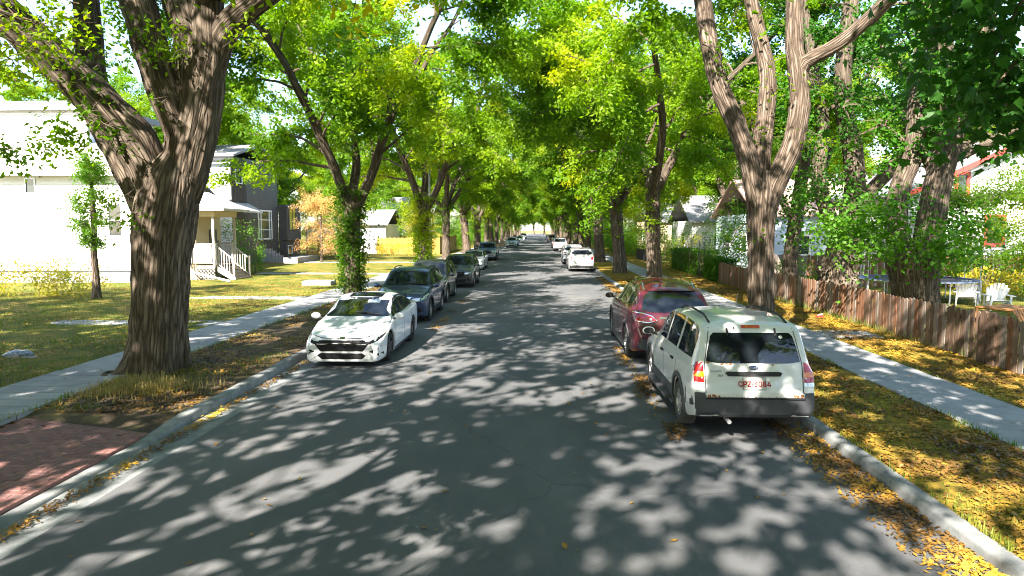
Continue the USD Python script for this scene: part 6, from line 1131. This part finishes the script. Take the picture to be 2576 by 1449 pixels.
litter('fallen_leaves', 'brown and yellow leaves lining the left gutter', np.vstack([scatter(9000, KL+.01, -5.08, 4.5, 30, lambda X, Y: X*0+.004, lambda p: np.clip(1-abs(p[:, 0]+5.28)/.14, 0, 1), 1.4), scatter(2600, -3.4, -2.7, 19, 29, rdz, lambda p: np.clip(meshkit.fbm(p*.9, 3, 19)*4-1.8, 0, 1)*np.clip(1-abs(p[:, 0]+3.1)/.3, 0, 1))]), .05, 4)
litter('fallen_leaves', 'brown leaves and straw scattered over the left verge', scatter(22000, SWL[1], KL-.2, 10.2, 45, lv, cl(.8, .36, .58, 12), 1.5), .055, 5)
litter('fallen_leaves', 'fallen leaves scattered over the left lawn', scatter(40000, -22, SWL[0], 10, 45, ll, lambda p: np.clip((meshkit.fbm(p*.5, 3, 13)-.3)/.3, 0, 1)*np.clip((p[:, 0]+20)/8, .08, 1), 1.3), .06, 6)
litter('fallen_leaves', 'single yellow leaves lying here and there on the road', scatter(170, -4.8, 3.6, 3.6, 30, rdz, None, 1.8), .075, 7, flat=.2); litter('fallen_leaves', 'a few leaves on the two pavements', np.vstack([scatter(160, *SWR, 6, 30, lambda X, Y: X*0+ZG+.03), scatter(130, *SWL, 8, 30, lambda X, Y: X*0+ZG+.03), scatter(30, -8, -5.8, 6.5, 9, lambda X, Y: X*0+.08)]), .06, 8, flat=.2)
def grass(nm, label, pts, hgt, seed, matn, w=.008):
    r2 = np.random.default_rng(seed); n = len(pts); a = r2.uniform(0, 2*PI, n); d = np.stack([np.cos(a), np.sin(a), 0*a], 1); e = np.stack([-np.sin(a), np.cos(a), 0*a], 1); h = hgt*r2.uniform(.5, 1.4, n)[:, None]; ln = r2.uniform(.1, .7, n)[:, None]
    m_ = pts+d*h*ln*.35+[0, 0, 1]*h*.6; tp = pts+d*h*ln+[0, 0, 1]*h*(1-.3*ln); v = np.stack([pts-e*w, pts+e*w, m_+e*w*.7, m_-e*w*.7, tp], 1).reshape(-1, 3); k = np.arange(n)[:, None]*5
    obj(nm, (v, np.vstack([k+[0, 1, 2], k+[0, 2, 3], k+[3, 2, 4]])), MATS[matn], label=label, cat='grass', kind='stuff')
grass('lawn_grass', 'green and straw coloured grass of the left lawn', scatter(40000, -24, SWL[0], 9.5, 42, ll, cl(.6, .28, .5, 22), 1.4), .085, 31, 'grass_blades', .007)
c0 = gnd(395, 950)
tuf = r.normal(0, 1, (5200, 2))*[.75, .5]+[c0[0]-.1, c0[1]-.75]; tuf = tuf[(tuf[:, 0] < KL-.3) & (tuf[:, 0] > SWL[1])]; tuf = np.column_stack([tuf, lv(tuf[:, 0], tuf[:, 1])])
grass('dry_grass', 'dry straw grass tuft round the foot of the massive elm', tuf[:1500], .15, 32, 'dry_grass', .006)
grass('verge_grass', 'short grass on the left verge', scatter(16000, SWL[1], KL-.3, 10.4, 40, lv, cl(.8, .52, .7, 23), 1.4), .06, 33, 'grass_blades', .007); grass('verge_grass', 'sparse grass on the right verge', scatter(16000, KR+.25, SWR[0], 3.5, 36, rv, cl(.9, .38, .6, 24), 1.5), .055, 34, 'grass_blades', .006)
yz = lambda X, Y: X*0+ZG+.03; grass('yard_grass', 'sunlit grass in the fenced yard', scatter(14000, 10.2, 24, 14, 34, yz, cl(.6, .3, .55, 25), 1.0), .10, 35, 'grass_blades', .008); grass('fence_grass', 'long grass along the foot of the picket fence', scatter(3500, 9.6, 10.3, 13, 36, yz), .22, 36, 'grass_blades', .007)
ed = np.vstack([scatter(1500, x-.05, x+.05, 6, 34, lambda X, Y: X*0+ZG+.01, lambda p: np.clip(meshkit.fbm(p*1.1, 3, 51)*3-1, 0, 1), 1.4) for x in (SWL[0], SWL[1], SWR[0], SWR[1], KR+.2)]); grass('edge_grass', 'ragged grass growing over the edges of the pavements', ed, .09, 37, 'grass_blades', .007)
